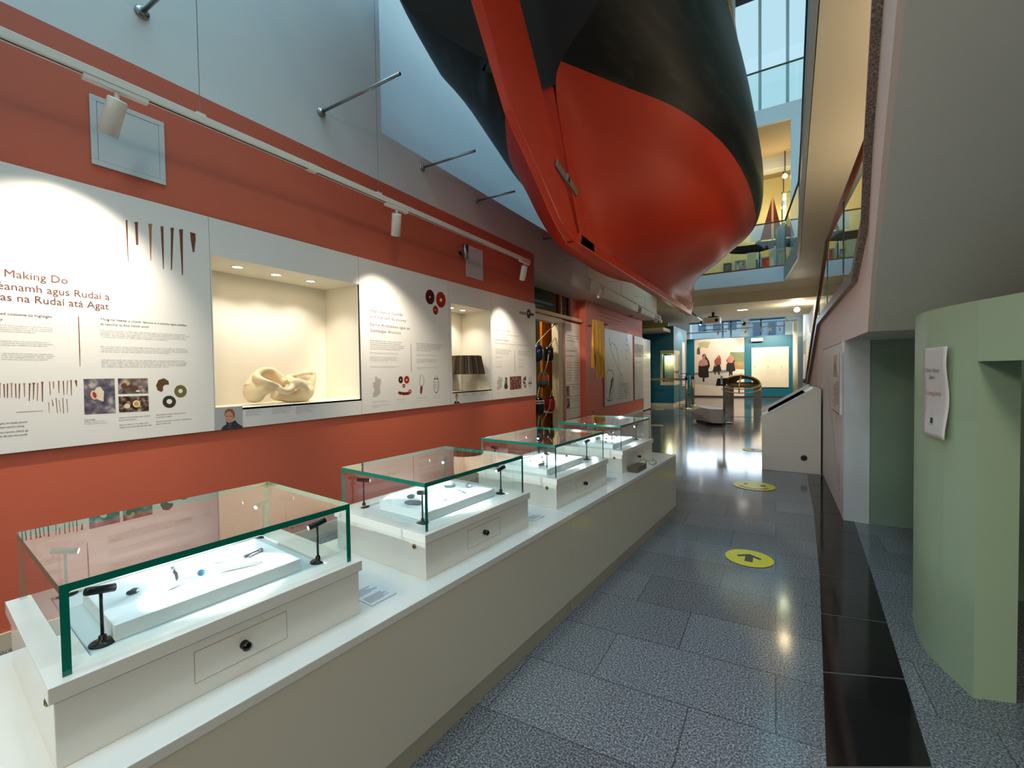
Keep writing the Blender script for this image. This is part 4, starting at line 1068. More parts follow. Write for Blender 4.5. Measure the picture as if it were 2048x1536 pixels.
# panel D: second maker
art('portrait_photo', pD, [(0, oval(913.2, 792.5, 2.7, 5.2, 18)), (1, oval(913.2, 794.5, 2.4, 5, 18)), (2, [(907.5, 807.5), (910, 803), (913, 801), (917, 803), (920.5, 806.5)]), (1, [(912.5, 798), (914.6, 798), (914.6, 802), (912.5, 802.5)]), (3, [(912.6, 802), (914.4, 801.8), (913.6, 807)])], [mat('photo_black_hair', (32, 26, 26), .5), SKIN, mat('photo_black_jacket', (28, 28, 34), .5), BOARD], label='portrait photo of a dark haired man in a dark jacket')
for x0, y0, x1 in ((925, 787, 937), (943, 785, 957.5), (961, 784, 977)):
    caption(pD, 'Bog oak shade,\nturned and pleated\nby hand, 2019.\nScáth daraí phortaigh\nagus adhmad.', x0, y0, x1, .020, GRYPR, 0, .70)
# panel E
art('belt_chain_picture', pE, [(0, oval(1057.5, 627.5, 4.0, 9.5, 20)), (1, oval(1057.5, 626.5, 1.6, 2.6, 12))]+[(0, oval(1040.5+k*2.2, 625+k*.5, 1.5, 2.6, 10)) for k in range(6)]+[(2, oval(1040.5+k*2.2, 625+k*.5, .7, 1.4, 8)) for k in range(6)]+[(0, oval(1062.5+k*2.1, 628.5+k*.5, 1.2, 3., 10)) for k in range(3)], [mat('print_dark_plum', (48, 28, 34), .5), mat('print_pink_stone', (190, 150, 150), .5), BOARD])
wt(pE, 'heading', 'Makers of an Age', 990, 660, 1019, .062, REDPR)
wt(pE, 'heading', 'Late Bronze Age to Early Medieval ornaments', 990, 667.5, 1037, .034, REDPR)
wt(pE, 'heading', 'Déantóirí Aoise', 990, 680, 1016, .062, REDPR, .0003)
wt(pE, 'heading', 'Ealaíona Maisiúcháin ón Cré-umhaois 1500–900 roimh Chríost', 990, 686.5, 1058, .034, BLKPR, .0003)
BT = 'Ornaments were worn by\nmen and women who made\ntheir place in the world\nplain through fine metal.\n'
wt(pE, 'intro_text', BT, 991, 698.5, 1022, .027, BLKPR, .0004, .9)
wt(pE, 'body_text', 'The smiths of the west cast\nbronze and beat out gold\nwith skill that is rarely\nseen again.\n\nPins and brooches held the\ncloak at the shoulder\n\nand chains linked the belt.\n\nMoulds of clay and stone\nsurvive in great number\nfrom the island forts.', 991, 713, 1024, .023, GRYPR, 0, .86)
wt(pE, 'intro_text', 'Chaith fir agus mná ornáidí\na chuir a n-áit sa saol in\niúl le miotal mín agus le\nhobair chumasach na ngaibhne.\n', 1035.5, 702.5, 1061.5, .027, BLKPR, .0004, .9)
wt(pE, 'body_text', 'Theilg gaibhne an iarthair\ncré-umha agus bhuail siad\nór go healaíonta.\n\nBhí bioráin agus dealga ag\ncoinneáil an bhrait.\n\nTá múnlaí cré agus cloiche\nar marthain go fairsing\nó dhúnta na n-oileán seo\nagus taispeántar iad anseo.', 1036, 718.5, 1062, .023, GRYPR, 0, .92)
art('divider', pE, [(0, [(1028.8, 702), (1029.3, 702), (1030.5, 744), (1030, 744)])], [GRYPR])
island(pE, 993.5, 753, 27)
art('brooch_picture', pE, [(0, [(1010.5, 755), (1013, 754), (1014.5, 757), (1014.5, 768), (1016, 774), (1014, 778), (1010, 778), (1008, 774), (1009.5, 768)]), (1, [(1010.8, 758), (1012.8, 757.5), (1013, 767), (1010.8, 767)])], [mat('print_bronze', (66, 56, 30), .5), mat('print_bronze_light', (150, 130, 80), .5)])
art('carving_photo', pE, [(0, [(1019.5, 753.5), (1042.5, 752), (1043, 777.5), (1020, 780)])], [photo_mat('photo_carving', [(70, 32, 34), (120, 66, 62), (190, 140, 130)], 30, 11)], label='dark red photo of carved figures')
art('link_picture', pE, [(0, oval(1047.5, 761, 2., 6, 14, .1)), (1, oval(1047.5, 761, .8, 3, 10)), (0, oval(1050.5, 757, 1.6, 5, 14)), (0, oval(1050, 770, 2.2, 6, 14, -.1)), (1, oval(1050, 770, .9, 3, 10))], [mat('print_iron', (60, 62, 66), .5), BOARD])
art('link_picture', pE, [(0, [(1057.8, 754), (1058.4, 754), (1058.6, 775), (1058, 775)]), (0, oval(1058.3, 766.5, 1.4, 2.6, 12)), (0, [(1061.5, 753.5), (1062.1, 753.5), (1062.3, 773), (1061.7, 773)]), (0, oval(1061.9, 766, 1.4, 2.8, 12))], [mat('print_iron', (0, 0, 0)), BOARD])
caption(pE, 'Sites of Dún Aonghasa.\n\nLáithreáin.', 992, 785, 1001, .02, LGTPR, 0, .8)
caption(pE, 'Brooch.\n\nDealg.', 1006.5, 784, 1014, .02, LGTPR, 0, .8)
caption(pE, 'Stone carvings from the west.\n\nSnoíodóireacht chloiche.', 1020.5, 783.5, 1043, .02, GRYPR, 0, .8)

# ================================================================== NICHES AND WHAT STANDS IN THEM
def niche(label, y0, y1, nd, offs):
    r = thing('wall_niche', label, 'niche', (WX-.21, (y0+y1)/2, NZ0))
    xb = -3.36
    b = MB(); b.box(xb-.012, xb, y0-.012, y1+.012, NZ0-.012, NZ1+.012); b.build('back_panel', NICHE, r, True)
    for ya, yb in ((y0-.012, y0), (y1, y1+.012)):
        b = MB(); b.box(xb, WX-.0005, ya, yb, NZ0-.012, NZ1+.012); b.build('side_panel', NICHE, r, True)
    b = MB(); b.box(xb, WX-.0005, y0, y1, NZ1, NZ1+.012); b.build('top_panel', NICHE, r, True)
    b = MB(); b.box(xb, PX, y0, y1, NZ0-.012, NZ0); b.build('shelf', NICHE, r, True)
    for x, y in offs:
        d = MB().lathe([(.040, 0), (.040, -.003), (.032, -.004), (.032, -.001)], (x, y, NZ1-.0002), 24).build('downlight', WMETAL, r, True)
        MB().lathe([(.030, 0), (.030, -.0008)], (x, y, NZ1-.0012), 20).build('lens', LENS_W, d).matrix_parent_inverse = rootmat(d).inverted()
        light('niche_lamp', 'SPOT', (x, y, NZ1-.012), 7.4, (1, .93, .82), (x-.02, y, NZ0), .02, spot=118, blend=.7)
    return r
def dl(px, py): p = U('z', NZ1, px, py); return (p.x, p.y)
niche('wide lit niche in the red wall holding the knot sculpture', *N1, 3, [dl(475, 533.5), dl(552, 549), dl(621, 562)])
niche('narrow lit niche in the red wall holding the pleated shade', *N2, 2, [dl(902, 615.5), dl(925, 620.5)])

# cream knotted sculpture: grown from ball and tube forms, fused by remesh
MARB = mat('sculpture_cream_clay', (240, 216, 176), .5, noise=.03, nscale=6)
def S(px, py, dx=0.): return U('x', -3.15+dx, px, py)
r = MB()
def ballat(px, py, rad, dx=0., sc=(1, 1, 1)):
    c = S(px, py, dx); r.ell(c, rad*sc[0], rad*sc[1], rad*sc[2], 22, 14)
def tubeat(pts, rads, seg=16):
    P = [S(a, b_, d) for a, b_, d in pts]
    # smooth resample
    Q = []; R = []
    for i in range(len(P)-1):
        for k in range(5):
            t = k/5; Q.append(Vector(crom(P[max(i-1, 0)], P[i], P[i+1], P[min(i+2, len(P)-1)], t))); R.append(rads[i]+(rads[i+1]-rads[i])*t)
    Q.append(P[-1]); R.append(rads[-1]); r.tube(Q, R, seg)
ballat(509, 783, .082, 0, (1, .86, .98))
tubeat([(505, 775, 0), (510, 757, -.02), (520, 744, -.03), (534, 740, -.03), (548, 743, -.02), (558, 751, 0), (566, 760, .02), (572, 766, .05)], [.060, .034, .026, .024, .024, .026, .028, .024])
tubeat([(511, 752, .03), (519, 758, .08), (530, 763, .11), (542, 767, .12), (552, 771, .10)], [.030, .024, .021, .020, .018])
ballat(528, 778, .052, .06, (1, 1.15, .8)); ballat(543, 779, .030, .08, (1, 1.1, .8))
tubeat([(551, 769, .08), (560, 778, .11), (572, 783, .11), (583, 778, .09), (587, 767, .06), (582, 758, .03), (572, 754, .0)], [.020, .022, .024, .026, .026, .022, .018])
tubeat([(548, 786, -.02), (565, 791, -.02), (585, 793, 0), (603, 792, .02), (616, 785, .03), (622, 775, 0)], [.05, .045, .052, .058, .045, .022])
tubeat([(580, 765, .05), (597, 768, .07), (609, 778, .07), (614, 788, .05)], [.036, .040, .034, .024])
tubeat([(575, 755, 0), (592, 751, -.03), (610, 747, -.05), (626, 746, -.06), (628, 752, -.05), (625, 768, -.03), (622, 782, -.01)], [.020, .018, .018, .018, .018, .022, .024])
tubeat([(590, 757, -.03), (606, 756, -.05), (618, 758, -.05), (618, 770, -.03), (604, 768, 0), (592, 764, 0)], [.022, .028, .03, .03, .03, .03])
ballat(603, 793, .050, .02, (1, 1.2, .9))
tubeat([(522, 752, -.06), (538, 752, -.06), (555, 762, -.05), (570, 772, -.02)], [.022, .03, .035, .03])
zmin = min(v[2] for v in r.v); r.v = [(x, y, max(z, NZ0+.001)) for x, y, z in r.v]
o = r.build('knot_sculpture', MARB, None)
tag(o, 'smooth cream knotted clay sculpture resting on the shelf of the wide niche', 'sculpture')
mo = o.modifiers.new('fuse', 'REMESH'); mo.mode = 'VOXEL'; mo.voxel_size = .0075; mo.use_smooth_shade = True
mo = o.modifiers.new('soften', 'SMOOTH'); mo.factor = .5; mo.iterations = 7
# pleated shade on a clear stand
sc = U('y', (N2[0]+N2[1])/2+.02, 930, 777); 
xs, ysd = -3.13, U('x', -3.13, 929.5, 730).y
zt_, zb_ = U('x', -3.13, 928, 712).z, U('x', -3.13, 929, 748.5).z
rt_ = (U('x', -3.13, 948, 712).y-U('x', -3.13, 908.5, 712).y)/2; rb_ = (U('x', -3.13, 953.5, 748).y-U('x', -3.13, 905.5, 748).y)/2
r = thing('pleated_shade', 'dark brown pleated shade raised on a clear stand in the narrow niche', 'shade', (xs, ysd, NZ0))
b = MB(); n = 84; k0 = []
for rr, zz in ((rb_, zb_), (rt_, zt_)):
    k0.append(b.vs([(xs+rr*(1+.028*(j % 2))*math.cos(2*math.pi*j/n), ysd+rr*(1+.028*(j % 2))*math.sin(2*math.pi*j/n), zz) for j in range(n)]))
for j in range(n):
    j2 = (j+1) % n; b.face((k0[0]+j, k0[0]+j2, k0[1]+j2, k0[1]+j), (j//2*7) % 3)
b.face([k0[1]+j for j in range(n)], 0); b.face([k0[0]+j for j in range(n)][::-1], 0)
b.build('shade', [mat('veneer_dark', (56, 40, 24), .45), mat('veneer_mid', (104, 76, 44), .45), mat('veneer_black', (34, 26, 18), .45)], r, True)
ACR = glass('acrylic', (.97, .98, .97), .05, .5)
MB().lathe([(.17, NZ0+.001), (.17, zb_)], (xs, ysd, 0), 28).build('stand', ACR, r, True)
# ================================================================== WALL FITTINGS AND TRACK LIGHTING
def access(label, a, c):
    p0, p1 = U('x', WX, *a), U('x', WX, *c)
    r = thing('access_panel', label, 'panel', (WX, p0.y, p1.z), 0, 'square access panels high on the red wall')
    y0, y1, z1, z0 = p0.y, p1.y, p0.z, p1.z; f = .026
    m = mat('access_panel_white', (210, 214, 214), .45)
    b = MB(); b.box(WX+.0005, WX+.010, y0, y1, z0, z0+f); b.box(WX+.0005, WX+.010, y0, y1, z1-f, z1); b.box(WX+.0005, WX+.010, y0, y0+f, z0+f, z1-f); b.box(WX+.0005, WX+.010, y1-f, y1, z0+f, z1-f)
    b.build('frame', m, r, True, bevel=.002)
    b = MB(); b.box(WX+.0005, WX+.0085, y0+f+.0015, y1-f-.0015, z0+f+.0015, z1-f-.0015); b.build('hatch', m, r, True)
    b = MB(); b.box(WX+.0002, WX+.0004, y0+f-.002, y1-f+.002, z0+f-.002, z1-f+.002); b.build('gap', mat('gap_grey', (120, 122, 120), .6), r, True)
access('square white access panel behind the nearest track spotlight', (177, 187), (331, 372))
access('square white access panel beside the round steel wall light', (931, 489), (965, 562))
p = U('x', WX, 920, 506)
r = thing('wall_light', 'small steel cylinder wall light beside the second access panel', 'wall light', p)
MB().tube([(WX+.0005, p.y, p.z), (WX+.05, p.y, p.z)], .022, 14).build('bracket', DARKST, r, True)
MB().tube([(WX+.075, p.y, p.z-.075), (WX+.075, p.y, p.z+.075)], .034, 20).build('cylinder', STEEL, r, True)
# track
TX, TZ = -2.45, 2.475
tr = thing('lighting_track', 'long white lighting track hanging on thin wires before the red wall', 'lighting track', (TX, 2.2, TZ))
b = MB(); b.box(TX-.018, TX+.018, -1.0, 4.52, TZ-.016, TZ+.020); b.build('rail', WMETAL, tr, True, bevel=.002)
b = MB(); b.box(TX-.006, TX+.006, -1.0, 4.52, TZ-.0168, TZ-.0155); b.build('slot', mat('slot_black', (20, 20, 20), .5), tr, True)
for y in (1.119, 2.263):
    w_ = MB().tube([(TX, y, TZ+.02), (TX, y, 9.85)], .0016, 5).build('suspension_wire', STEEL, tr, True)
    b = MB(); b.box(TX-.016, TX+.016, y-.02, y+.02, TZ+.0201, TZ+.030); b.build('clip', WMETAL, w_).matrix_parent_inverse = rootmat(w_).inverted()
b = MB(); b.box(TX-.0185, TX+.0185, 1.70, 1.76, TZ-.020, TZ+.0205); b.build('joint', WMETAL, tr, True)
def track_spot(label, pos, target, L=.15, rad=.037, energy=70, warm=WARMW, lit=False, group='white track spotlights', spot=62, m=None, adapter=True, blend=.35):
    pos = Vector(pos); target = Vector(target); m = m or WMETAL
    r = thing('track_spotlight', label, 'spotlight', pos, 0, group)
    if adapter:
        b = MB(); b.box(pos.x-.016, pos.x+.016, pos.y-.11, pos.y+.11, pos.z-.020, pos.z-.0005); b.build('adapter', m, r, True, bevel=.002)
    MB().tube([pos+Vector((0, 0, -.0205)), pos+Vector((0, 0, -.058))], .009, 10).build('stem', m, r, True)
    d = (target-pos).normalized(); c = pos+Vector((0, 0, -.062))
    a0, a1 = c-d*.012, c+d*L
    T = Matrix.Translation(a0) @ d.to_track_quat('Z', 'Y').to_matrix().to_4x4()
    ln = (a1-a0).length
    MB().lathe([(rad*.9, 0), (rad, .005), (rad, ln), (rad*.86, ln), (rad*.84, ln-.012)], (0, 0, 0), 24, T=lambda p: T @ p).build('body', m, r, True)
    MB().lathe([(rad*.80, ln-.0115), (rad*.80, ln-.010)], (0, 0, 0), 20, T=lambda p: T @ p).build('lens', LENS_W, r, True)
    if energy: light('spot_lamp', 'SPOT', a1+d*.008, energy, warm, target, .02, spot=spot, blend=blend)
    return r
def TP(px, py): p = U('x', TX, px, py); return (TX, p.y, TZ-.016)
track_spot('white track spotlight nearest the photographer, before the first access panel', TP(233, 175), (WX, .66, 1.42), .145, .035, 64, spot=92, blend=.9)
track_spot('white track spotlight in the middle of the long track', TP(793, 412), (WX, 2.80, 1.35), .15, .035, 62, spot=76, blend=.9)
track_spot('white track spotlight at the far end of the long track', TP(1049, 527), (WX, 4.78, 1.30), .15, .035, 60, spot=68, blend=.9)
# ================================================================== SHOP DOORWAY
def buoy(label, px, py, y_h, r, h, bands, sphere=True):
    c = U('x', -3.56, px, py)
    o = thing('fishing_float', label, 'float', c, 0, 'painted floats strung in the shop doorway')
    n = 16; mats = [b_[1] for b_ in bands]
    b = MB(); prof = []
    for k in range(n+1):
        t = -1+2*k/n; rr = r*(max(0, 1-abs(t)**3.2))**.5; prof.append((max(rr, .004), t*h/2, t))
    seg = 20; rings = [b.vs([(c.x+p*math.cos(2*math.pi*j/seg), c.y+p*math.sin(2*math.pi*j/seg), c.z+z) for j in range(seg)]) for p, z, t in prof]
    for k in range(n):
        t = (prof[k][2]+prof[k+1][2])/2; mi = next(i for i, b_ in enumerate(bands) if t <= b_[0])
        for j in range(seg): b.face((rings[k]+j, rings[k]+(j+1) % seg, rings[k+1]+(j+1) % seg, rings[k+1]+j), mi, True)
    b.build('float_body', mats, o, True)
    return o, c
FB = mat('float_black', (16, 16, 18), .15, coat=.5); FBL = mat('float_blue', (8, 58, 92), .15, coat=.5); FR = mat('float_red', (176, 26, 20), .15, coat=.5)
FO = mat('float_orange', (222, 96, 44), .3); FT = mat('float_teal', (48, 140, 150), .3); FW = mat('float_white', (220, 216, 206), .3); FBR = mat('float_brown', (120, 66, 34), .3)
bu = [buoy('dark blue float at the left edge of the shop doorway', 1075, 706, 0, .10, .32, [(1.1, FBL)]),
      buoy('glossy black float high in the shop doorway', 1097, 707, 0, .10, .32, [(1.1, FB)]),
      buoy('orange and teal banded float in the middle of the doorway', 1087, 760, 0, .10, .30, [(-.45, FBR), (-.1, FT), (.65, FO), (1.1, FT)]),
      buoy('black float with white hoops low in the doorway', 1078, 812, 0, .10, .33, [(.25, FB), (.36, FW), (.48, FB), (.58, FW), (1.1, FB)]),
      buoy('red float with a black cap low in the doorway', 1100, 807, 0, .10, .32, [(.62, FR), (1.1, FB)])]
ROPE = mat('rope_white', (206, 196, 170), .8)
for lb, pts in (('upper pale rope strung across the doorway from the blue float', [(1066, 697), (1075, 685), (1111, 647)]), ('second pale rope carrying the black float and the banded float', [(1084, 760), (1096, 722), (1098, 692), (1110, 676)]), ('third pale rope carrying the red float', [(1082, 850), (1099, 815), (1101, 792), (1116, 745)])):
    tag(MB().tube([U('x', -3.52, *p) for p in pts], .008, 6).build('rope', ROPE), lb, 'rope', 'ropes in the shop doorway')
# wooden partition inside, poster, chair
b = MB()
for k in range(5): b.box(-3.85, -3.80, 7.48+k*.17, 7.48+k*.17+.164, 0, 2.7)
tag(b.build('wooden_partition', WOODO), 'orange vertical boarded partition inside the shop doorway', 'partition')
p = U('x', -4.3, 1085, 735)
r = thing('shop_poster', 'pale green poster seen through the shop doorway behind the floats', 'poster', (-4.3, 7.3, .9))
MB().box(-4.33, -4.30, 7.0, 7.62, .62, 1.75).build('board', mat('poster_pale_green', (176, 186, 156), .6), r, True)
for k in range(6):
    MB().box(-4.2995, -4.2985, 7.06, 7.06+.4*(.6+.4*((k*7) % 5)/5), 1.55-k*.12, 1.57-k*.12).build('print_line', LGTPR, r, True)
WICK = mat('chair_pale_green', (170, 184, 128), .5)
c = U('x', -3.95, 1081, 850); c.z = 0
r = thing('windsor_chair', 'pale green hoop backed chair inside the shop doorway', 'chair', c)
MB().tube([(c.x+.05, c.y+.24*math.cos(a), .46+.50*math.sin(a)) for a in [math.pi*k/12 for k in range(13)]], .014, 8).build('back_hoop', WICK, r, True)
for k in range(5):
    yy = -.16+.08*k; MB().tube([(c.x+.03, c.y+yy*.8, .44), (c.x+.05, c.y+yy, .46+.50*math.sqrt(max(0, 1-(yy/.24)**2)))], .007, 6).build('spindle', WICK, r, True)
MB().lathe([(.22, .42), (.24, .44), (.22, .46)], (c.x+.2, c.y, 0), 20).build('seat', WICK, r, True)
for sx in (0, 1):
    for sy in (-1, 1): MB().tube([(c.x+.06+.28*sx, c.y+sy*.14, .42), (c.x+.02+.36*sx, c.y+sy*.2, 0)], .014, 8).build('leg', WICK, r, True)
light('shop_fill', 'POINT', (-3.75, 6.6, 2.2), 22, (1, .84, .60), size=.08)  # unseen lamp added to brighten the inside of the doorway
# white text panel on the short red wall
r = thing('information_board', 'tall white text panel beside the shop doorway with two small photos', 'panel', (XD, 8.2, .3))
z0, z1 = .27, 2.17
MB().box(XD+.001, XD+.018, 7.825, 8.555, z0, z1).build('board', BOARD, r, True)
FXD = XD+.0195
text(r, 'heading', 'Preparations of Ornaments', (FXD, 7.87, 1.60), YU, ZU, .07, BLKPR, .45)
text(r, 'heading', 'Ornáidí Maisithe', (FXD, 7.87, 1.50), YU, ZU, .07, GRYPR, .38)
text(r, 'body_text', 'The National Museum lent these finds to the\ncity so that they may be seen once more by\nthe people of the western sea coast.', (FXD, 7.87, 1.90), YU, ZU, .05, GRYPR, .62, 1.0)
for k, yy in enumerate((7.87, 8.23)):
    text(r, 'body_text', '\n'.join(['worn at the shoulder of', 'the cloak, pins of bone', 'and bronze were found in', 'numbers among the stones', 'of the great fort, and', 'each was shaped by hand', 'with simple sharp tools', 'of iron and of flint.']), (FXD, yy, 1.37), YU, ZU, .05, GRYPR, .29, 1.0)
for k in range(3):
    MB().box(FXD-.0012, FXD, 7.83, 8.55, .94-.235*k, .946-.235*k).build('rule', GRYPR, r, True)
for k in range(2):
    o = MB().box(FXD-.0012, FXD+.0004, 7.835, 8.0, .72-.235*k, .92-.235*k).build('portrait_photo', photo_mat('photo_plum_%d' % k, [(60, 30, 40), (130, 80, 90), (200, 160, 150)], 16, 3+k), r, True)
    text(r, 'caption_text', 'With thanks to the\nmakers and donors', (FXD, 8.05, .88-.235*k), YU, ZU, .04, GRYPR, .4, 1.0)

# ================================================================== CORAL WALL
YEL = mat('scarf_yellow', (232, 184, 78), .7, noise=.1, nscale=18)
a0, a1 = U('x', -3.02, 1187, 650), U('x', -3.05, 1208, 655)
hang = thing('garment_hanger', 'dark metal hanger bracket holding the yellow scarf on the coral wall', 'bracket', (XP, 9.0, 2.15))
for yy in (8.72, 9.05):
    MB().tube([(XP+.001, yy, 2.15), (-3.06, yy+.12, 2.19)], .008, 8).build('arm', DARKST, hang, True)
MB().tube([(-3.06, 8.78, 2.19), (-3.06, 9.32, 2.185)], .010, 8).build('bar', DARKST, hang, True)
b = MB(); yA, yB = U('x', -3.04, 1188, 655).y, U('x', -3.04, 1209, 660).y; zt2, zb2 = 2.20, U('x', -3.04, 1205, 755).z
nx = 26; rows = [0, .02, .25, .5, .75, 1.]
prev = None
for sgn in (1, -1):
    prev = None
    for t in rows:
        q = []
        for j in range(nx+1):
            u = j/nx; x = -3.06+sgn*(.012+.03*t)+.018*math.sin(u*22+sgn)*(.3+t); y = yA+(yB-yA)*u*(1-.10*t)+.03*t
            z = zt2+.012-(zt2-zb2)*t*(1 if sgn > 0 else .82)-.03*t*math.sin(u*9)
            q.append((x, y, z))
        k = b.vs(q)
        if prev is not None:
            for j in range(nx): b.face((prev+j, prev+j+1, k+j+1, k+j), 0, True)
        prev = k
o = b.build('yellow_scarf', YEL); tag(o, 'long yellow woven scarf hanging from a wall bracket on the coral wall', 'scarf')
def wallboard(label, name, y0, y1, z0, z1, m, cat='panel', th=.02, stand=.012):
    r = thing(name, label, cat, (XP, (y0+y1)/2, z0))
    MB().box(XP+stand, XP+stand+th, y0, y1, z0, z1).build('board', m, r, True)
    return r, XP+stand+th+.0008
BLUB = mat('board_pale_blue_grey', (196, 202, 208), .4)
mp_, xm = wallboard('big pale map panel with an outlined island chain on the coral wall', 'map_panel', 9.65, 11.92, .395, 2.168, BLUB)
isl = [[(9.98, 1.98), (10.05, 1.80), (10.20, 1.86), (10.40, 1.83), (10.62, 1.60), (10.72, 1.36), (10.66, 1.20), (10.48, 1.38), (10.3, 1.52), (10.1, 1.70)], [(10.75, 1.15), (10.95, 1.08), (11.06, .92), (10.98, .82), (10.8, .92)], [(11.15, .88), (11.32, .86), (11.42, .72), (11.34, .60), (11.18, .66)]]
def strokes(par, name, loops, x, wd, m, closed=True):
    b = MB()
    for L in loops:
        n = len(L)
        for k in range(n if closed else n-1):
            (ya, za), (yb, zb) = L[k], L[(k+1) % n]; d = Vector((0, yb-ya, zb-za)); ln = d.length
            if ln < 1e-6: continue
            nn = Vector((0, -d.z/ln, d.y/ln))*wd
            A = Vector((x, ya, za)); B = Vector((x, yb, zb)); b.poly([A-nn, B-nn, B+nn, A+nn])
    return b.build(name, m, par, True)
rnd = random.Random(12)
def rough(L, amp=.025, k=4):
    out = []
    for i in range(len(L)):
        a, c = L[i], L[(i+1) % len(L)]
        for j in range(k):
            t = j/k; out.append((a[0]+(c[0]-a[0])*t+rnd.uniform(-amp, amp), a[1]+(c[1]-a[1])*t+rnd.uniform(-amp, amp)))
    return out
strokes(mp_, 'island_outline', [rough(L) for L in isl], xm, .008, GRYPR)
strokes(mp_, 'sketch_drawing', [rough([(9.72, .55), (9.75, 1.0), (9.85, 1.25), (10.2, 1.22), (10.32, 1.1), (10.25, .8), (10.1, .5)], .05)]+[rough([(9.9+.05*k, .5+.1*k), (10.1, .9), (10.25-.04*k, 1.05)], .05) for k in range(4)], xm, .010, GRYPR)
text(mp_, 'body_text', 'The chain of islands lies across the\nmouth of the bay. Stone forts stand on\nthe cliffs above the western sea and\nlook out over the old trading road\nby which amber and bronze came in\nand wool and hides went out again\nfrom harbour to harbour.', (xm, 10.62, .86), YU, ZU, .06, BLKPR, 1.15, 1.0)
text(mp_, 'caption_text', 'Inis Mór\n\nInis Meáin\n\nInis Oírr\n\nDún\nAonghasa', (xm, 11.25, 2.0), YU, ZU, .075, GRYPR, .32, 1.0)
p3, x3 = wallboard('narrow panel topped by a shore photo at the right end of the coral wall', 'information_board', 12.13, 13.03, .393, 2.155, BLUB)
MB().box(x3-.0004, x3+.001, 12.13, 13.03, 1.94, 2.15).build('sky_photo', mat('photo_sky', (206, 216, 226), .4), p3, True)
MB().box(x3-.0004, x3+.0012, 12.13, 13.03, 1.58, 1.94).build('shore_photo', photo_mat('photo_shore', [(84, 70, 60), (140, 120, 100), (176, 160, 140)], 8, 2), p3, True)
text(p3, 'heading', 'Shore and Stone', (x3, 12.2, 1.42), YU, ZU, .10, REDPR, .6)
text(p3, 'body_text', '\n'.join(['the forts of the islands were built', 'of the grey stone of the shore and', 'they have stood there ever since']*5), (x3, 12.2, 1.28), YU, ZU, .06, LGTPR, .7, 1.0)
p4 = thing('freestanding_panel', 'white printed panel standing just past the end of the coral wall', 'panel', (XP, 13.6, 0))
MB().box(XP-.03, XP+.0, 13.15, 14.02, .03, 2.14).build('board', BOARD, p4, True)
text(p4, 'heading', 'Fishing the Bay', (XP+.001, 13.2, 1.62), YU, ZU, .10, GRYPR, .6)
for k in range(4):
    text(p4, 'body_text', 'boats went out each evening with\nthe tide and came home at dawn\nwith herring for the quayside\nmarket and the curing houses', (XP+.001, 13.2, 1.45-.3*k), YU, ZU, .055, LGTPR, .7, 1.0)
b = MB(); b.box(XP-.04, XP+.02, 13.2, 13.3, 0, .03); b.box(XP-.04, XP+.02, 13.85, 13.95, 0, .03); b.build('foot', DARKST, p4, True)
w_ = thing('wall_lettering', 'dark red lines of lettering on the coral wall above the map panel', 'lettering', (XP, 10.3, 2.4))
text(w_, 'lettering', 'The sea gave and the sea took away, and the people\nof the Claddagh lived by its moods and kept\ntheir own king and their own law.', (XP+.002, 9.45, 2.50), YU, ZU, .085, mat('lettering_dark_red', (120, 44, 36), .6), 2.0, 1.0)
s_ = U('x', XP, 1186, 822)
r = thing('wall_socket', 'small round steel socket low on the coral wall', 'socket', s_)
MB().lathe([(.04, 0), (.04, .006), (.03, .010)], (0, 0, 0), 20, T=lambda p: Vector((XP+.0005+p.z, s_.y+p.x, s_.z+p.y))).build('plate', STEEL, r, True)
MB().lathe([(.018, 0), (.018, .004)], (0, 0, 0), 14, T=lambda p: Vector((XP+.0105+p.z, s_.y+p.x, s_.z+p.y))).build('insert', DARKST, r, True)
p = U('x', XP, 1257, 628)
r = thing('wall_light', 'small steel cylinder wall light on the coral wall above the map', 'wall light', p)
MB().tube([(XP+.0005, p.y, p.z), (XP+.05, p.y, p.z)], .025, 12).build('bracket', DARKST, r, True)
MB().tube([(XP+.08, p.y, p.z-.09), (XP+.08, p.y, p.z+.09)], .04, 16).build('cylinder', STEEL, r, True)
# second track
A, B = Vector((-2.555, 6.424, 2.7)), Vector((-2.78, 12.85, 2.7)); D = (B-A).normalized()
tr = thing('lighting_track', 'second white lighting track running past the shop doorway and the coral wall', 'lighting track', A)
MB().tube([A, B], .02, 4, smooth=False).build('rail', WMETAL, tr, True)
for t in (.03, .35, .68, .97):
    q = A.lerp(B, t); MB().tube([q, q+Vector((0, 0, .28)), (WX+.001, q.y, 3.0)], .003, 5).build('suspension_wire', STEEL, tr, True)
for lb, t, tg, en, sp in (('first white spotlight on the second track, lit', .045, (XP, 9.1, 1.9), 45, 34), ('second white spotlight on the second track, beside the first', .155, (XD, 8.2, 1.4), 16, 40), ('white spotlight half way along the second track, lit', .60, (XP, 12.55, 1.75), 45, 28), ('white spotlight near the far end of the second track', .90, (XP, 13.6, 1.4), 14, 40), ('white spotlight at the very end of the second track', .975, (-2.9, 15.4, 1.5), 14, 40)):
    q = A.lerp(B, t); track_spot(lb, (q.x, q.y, q.z-.02), tg, .16, .042, en, WARMW, group='white spotlights on the second track', spot=sp)

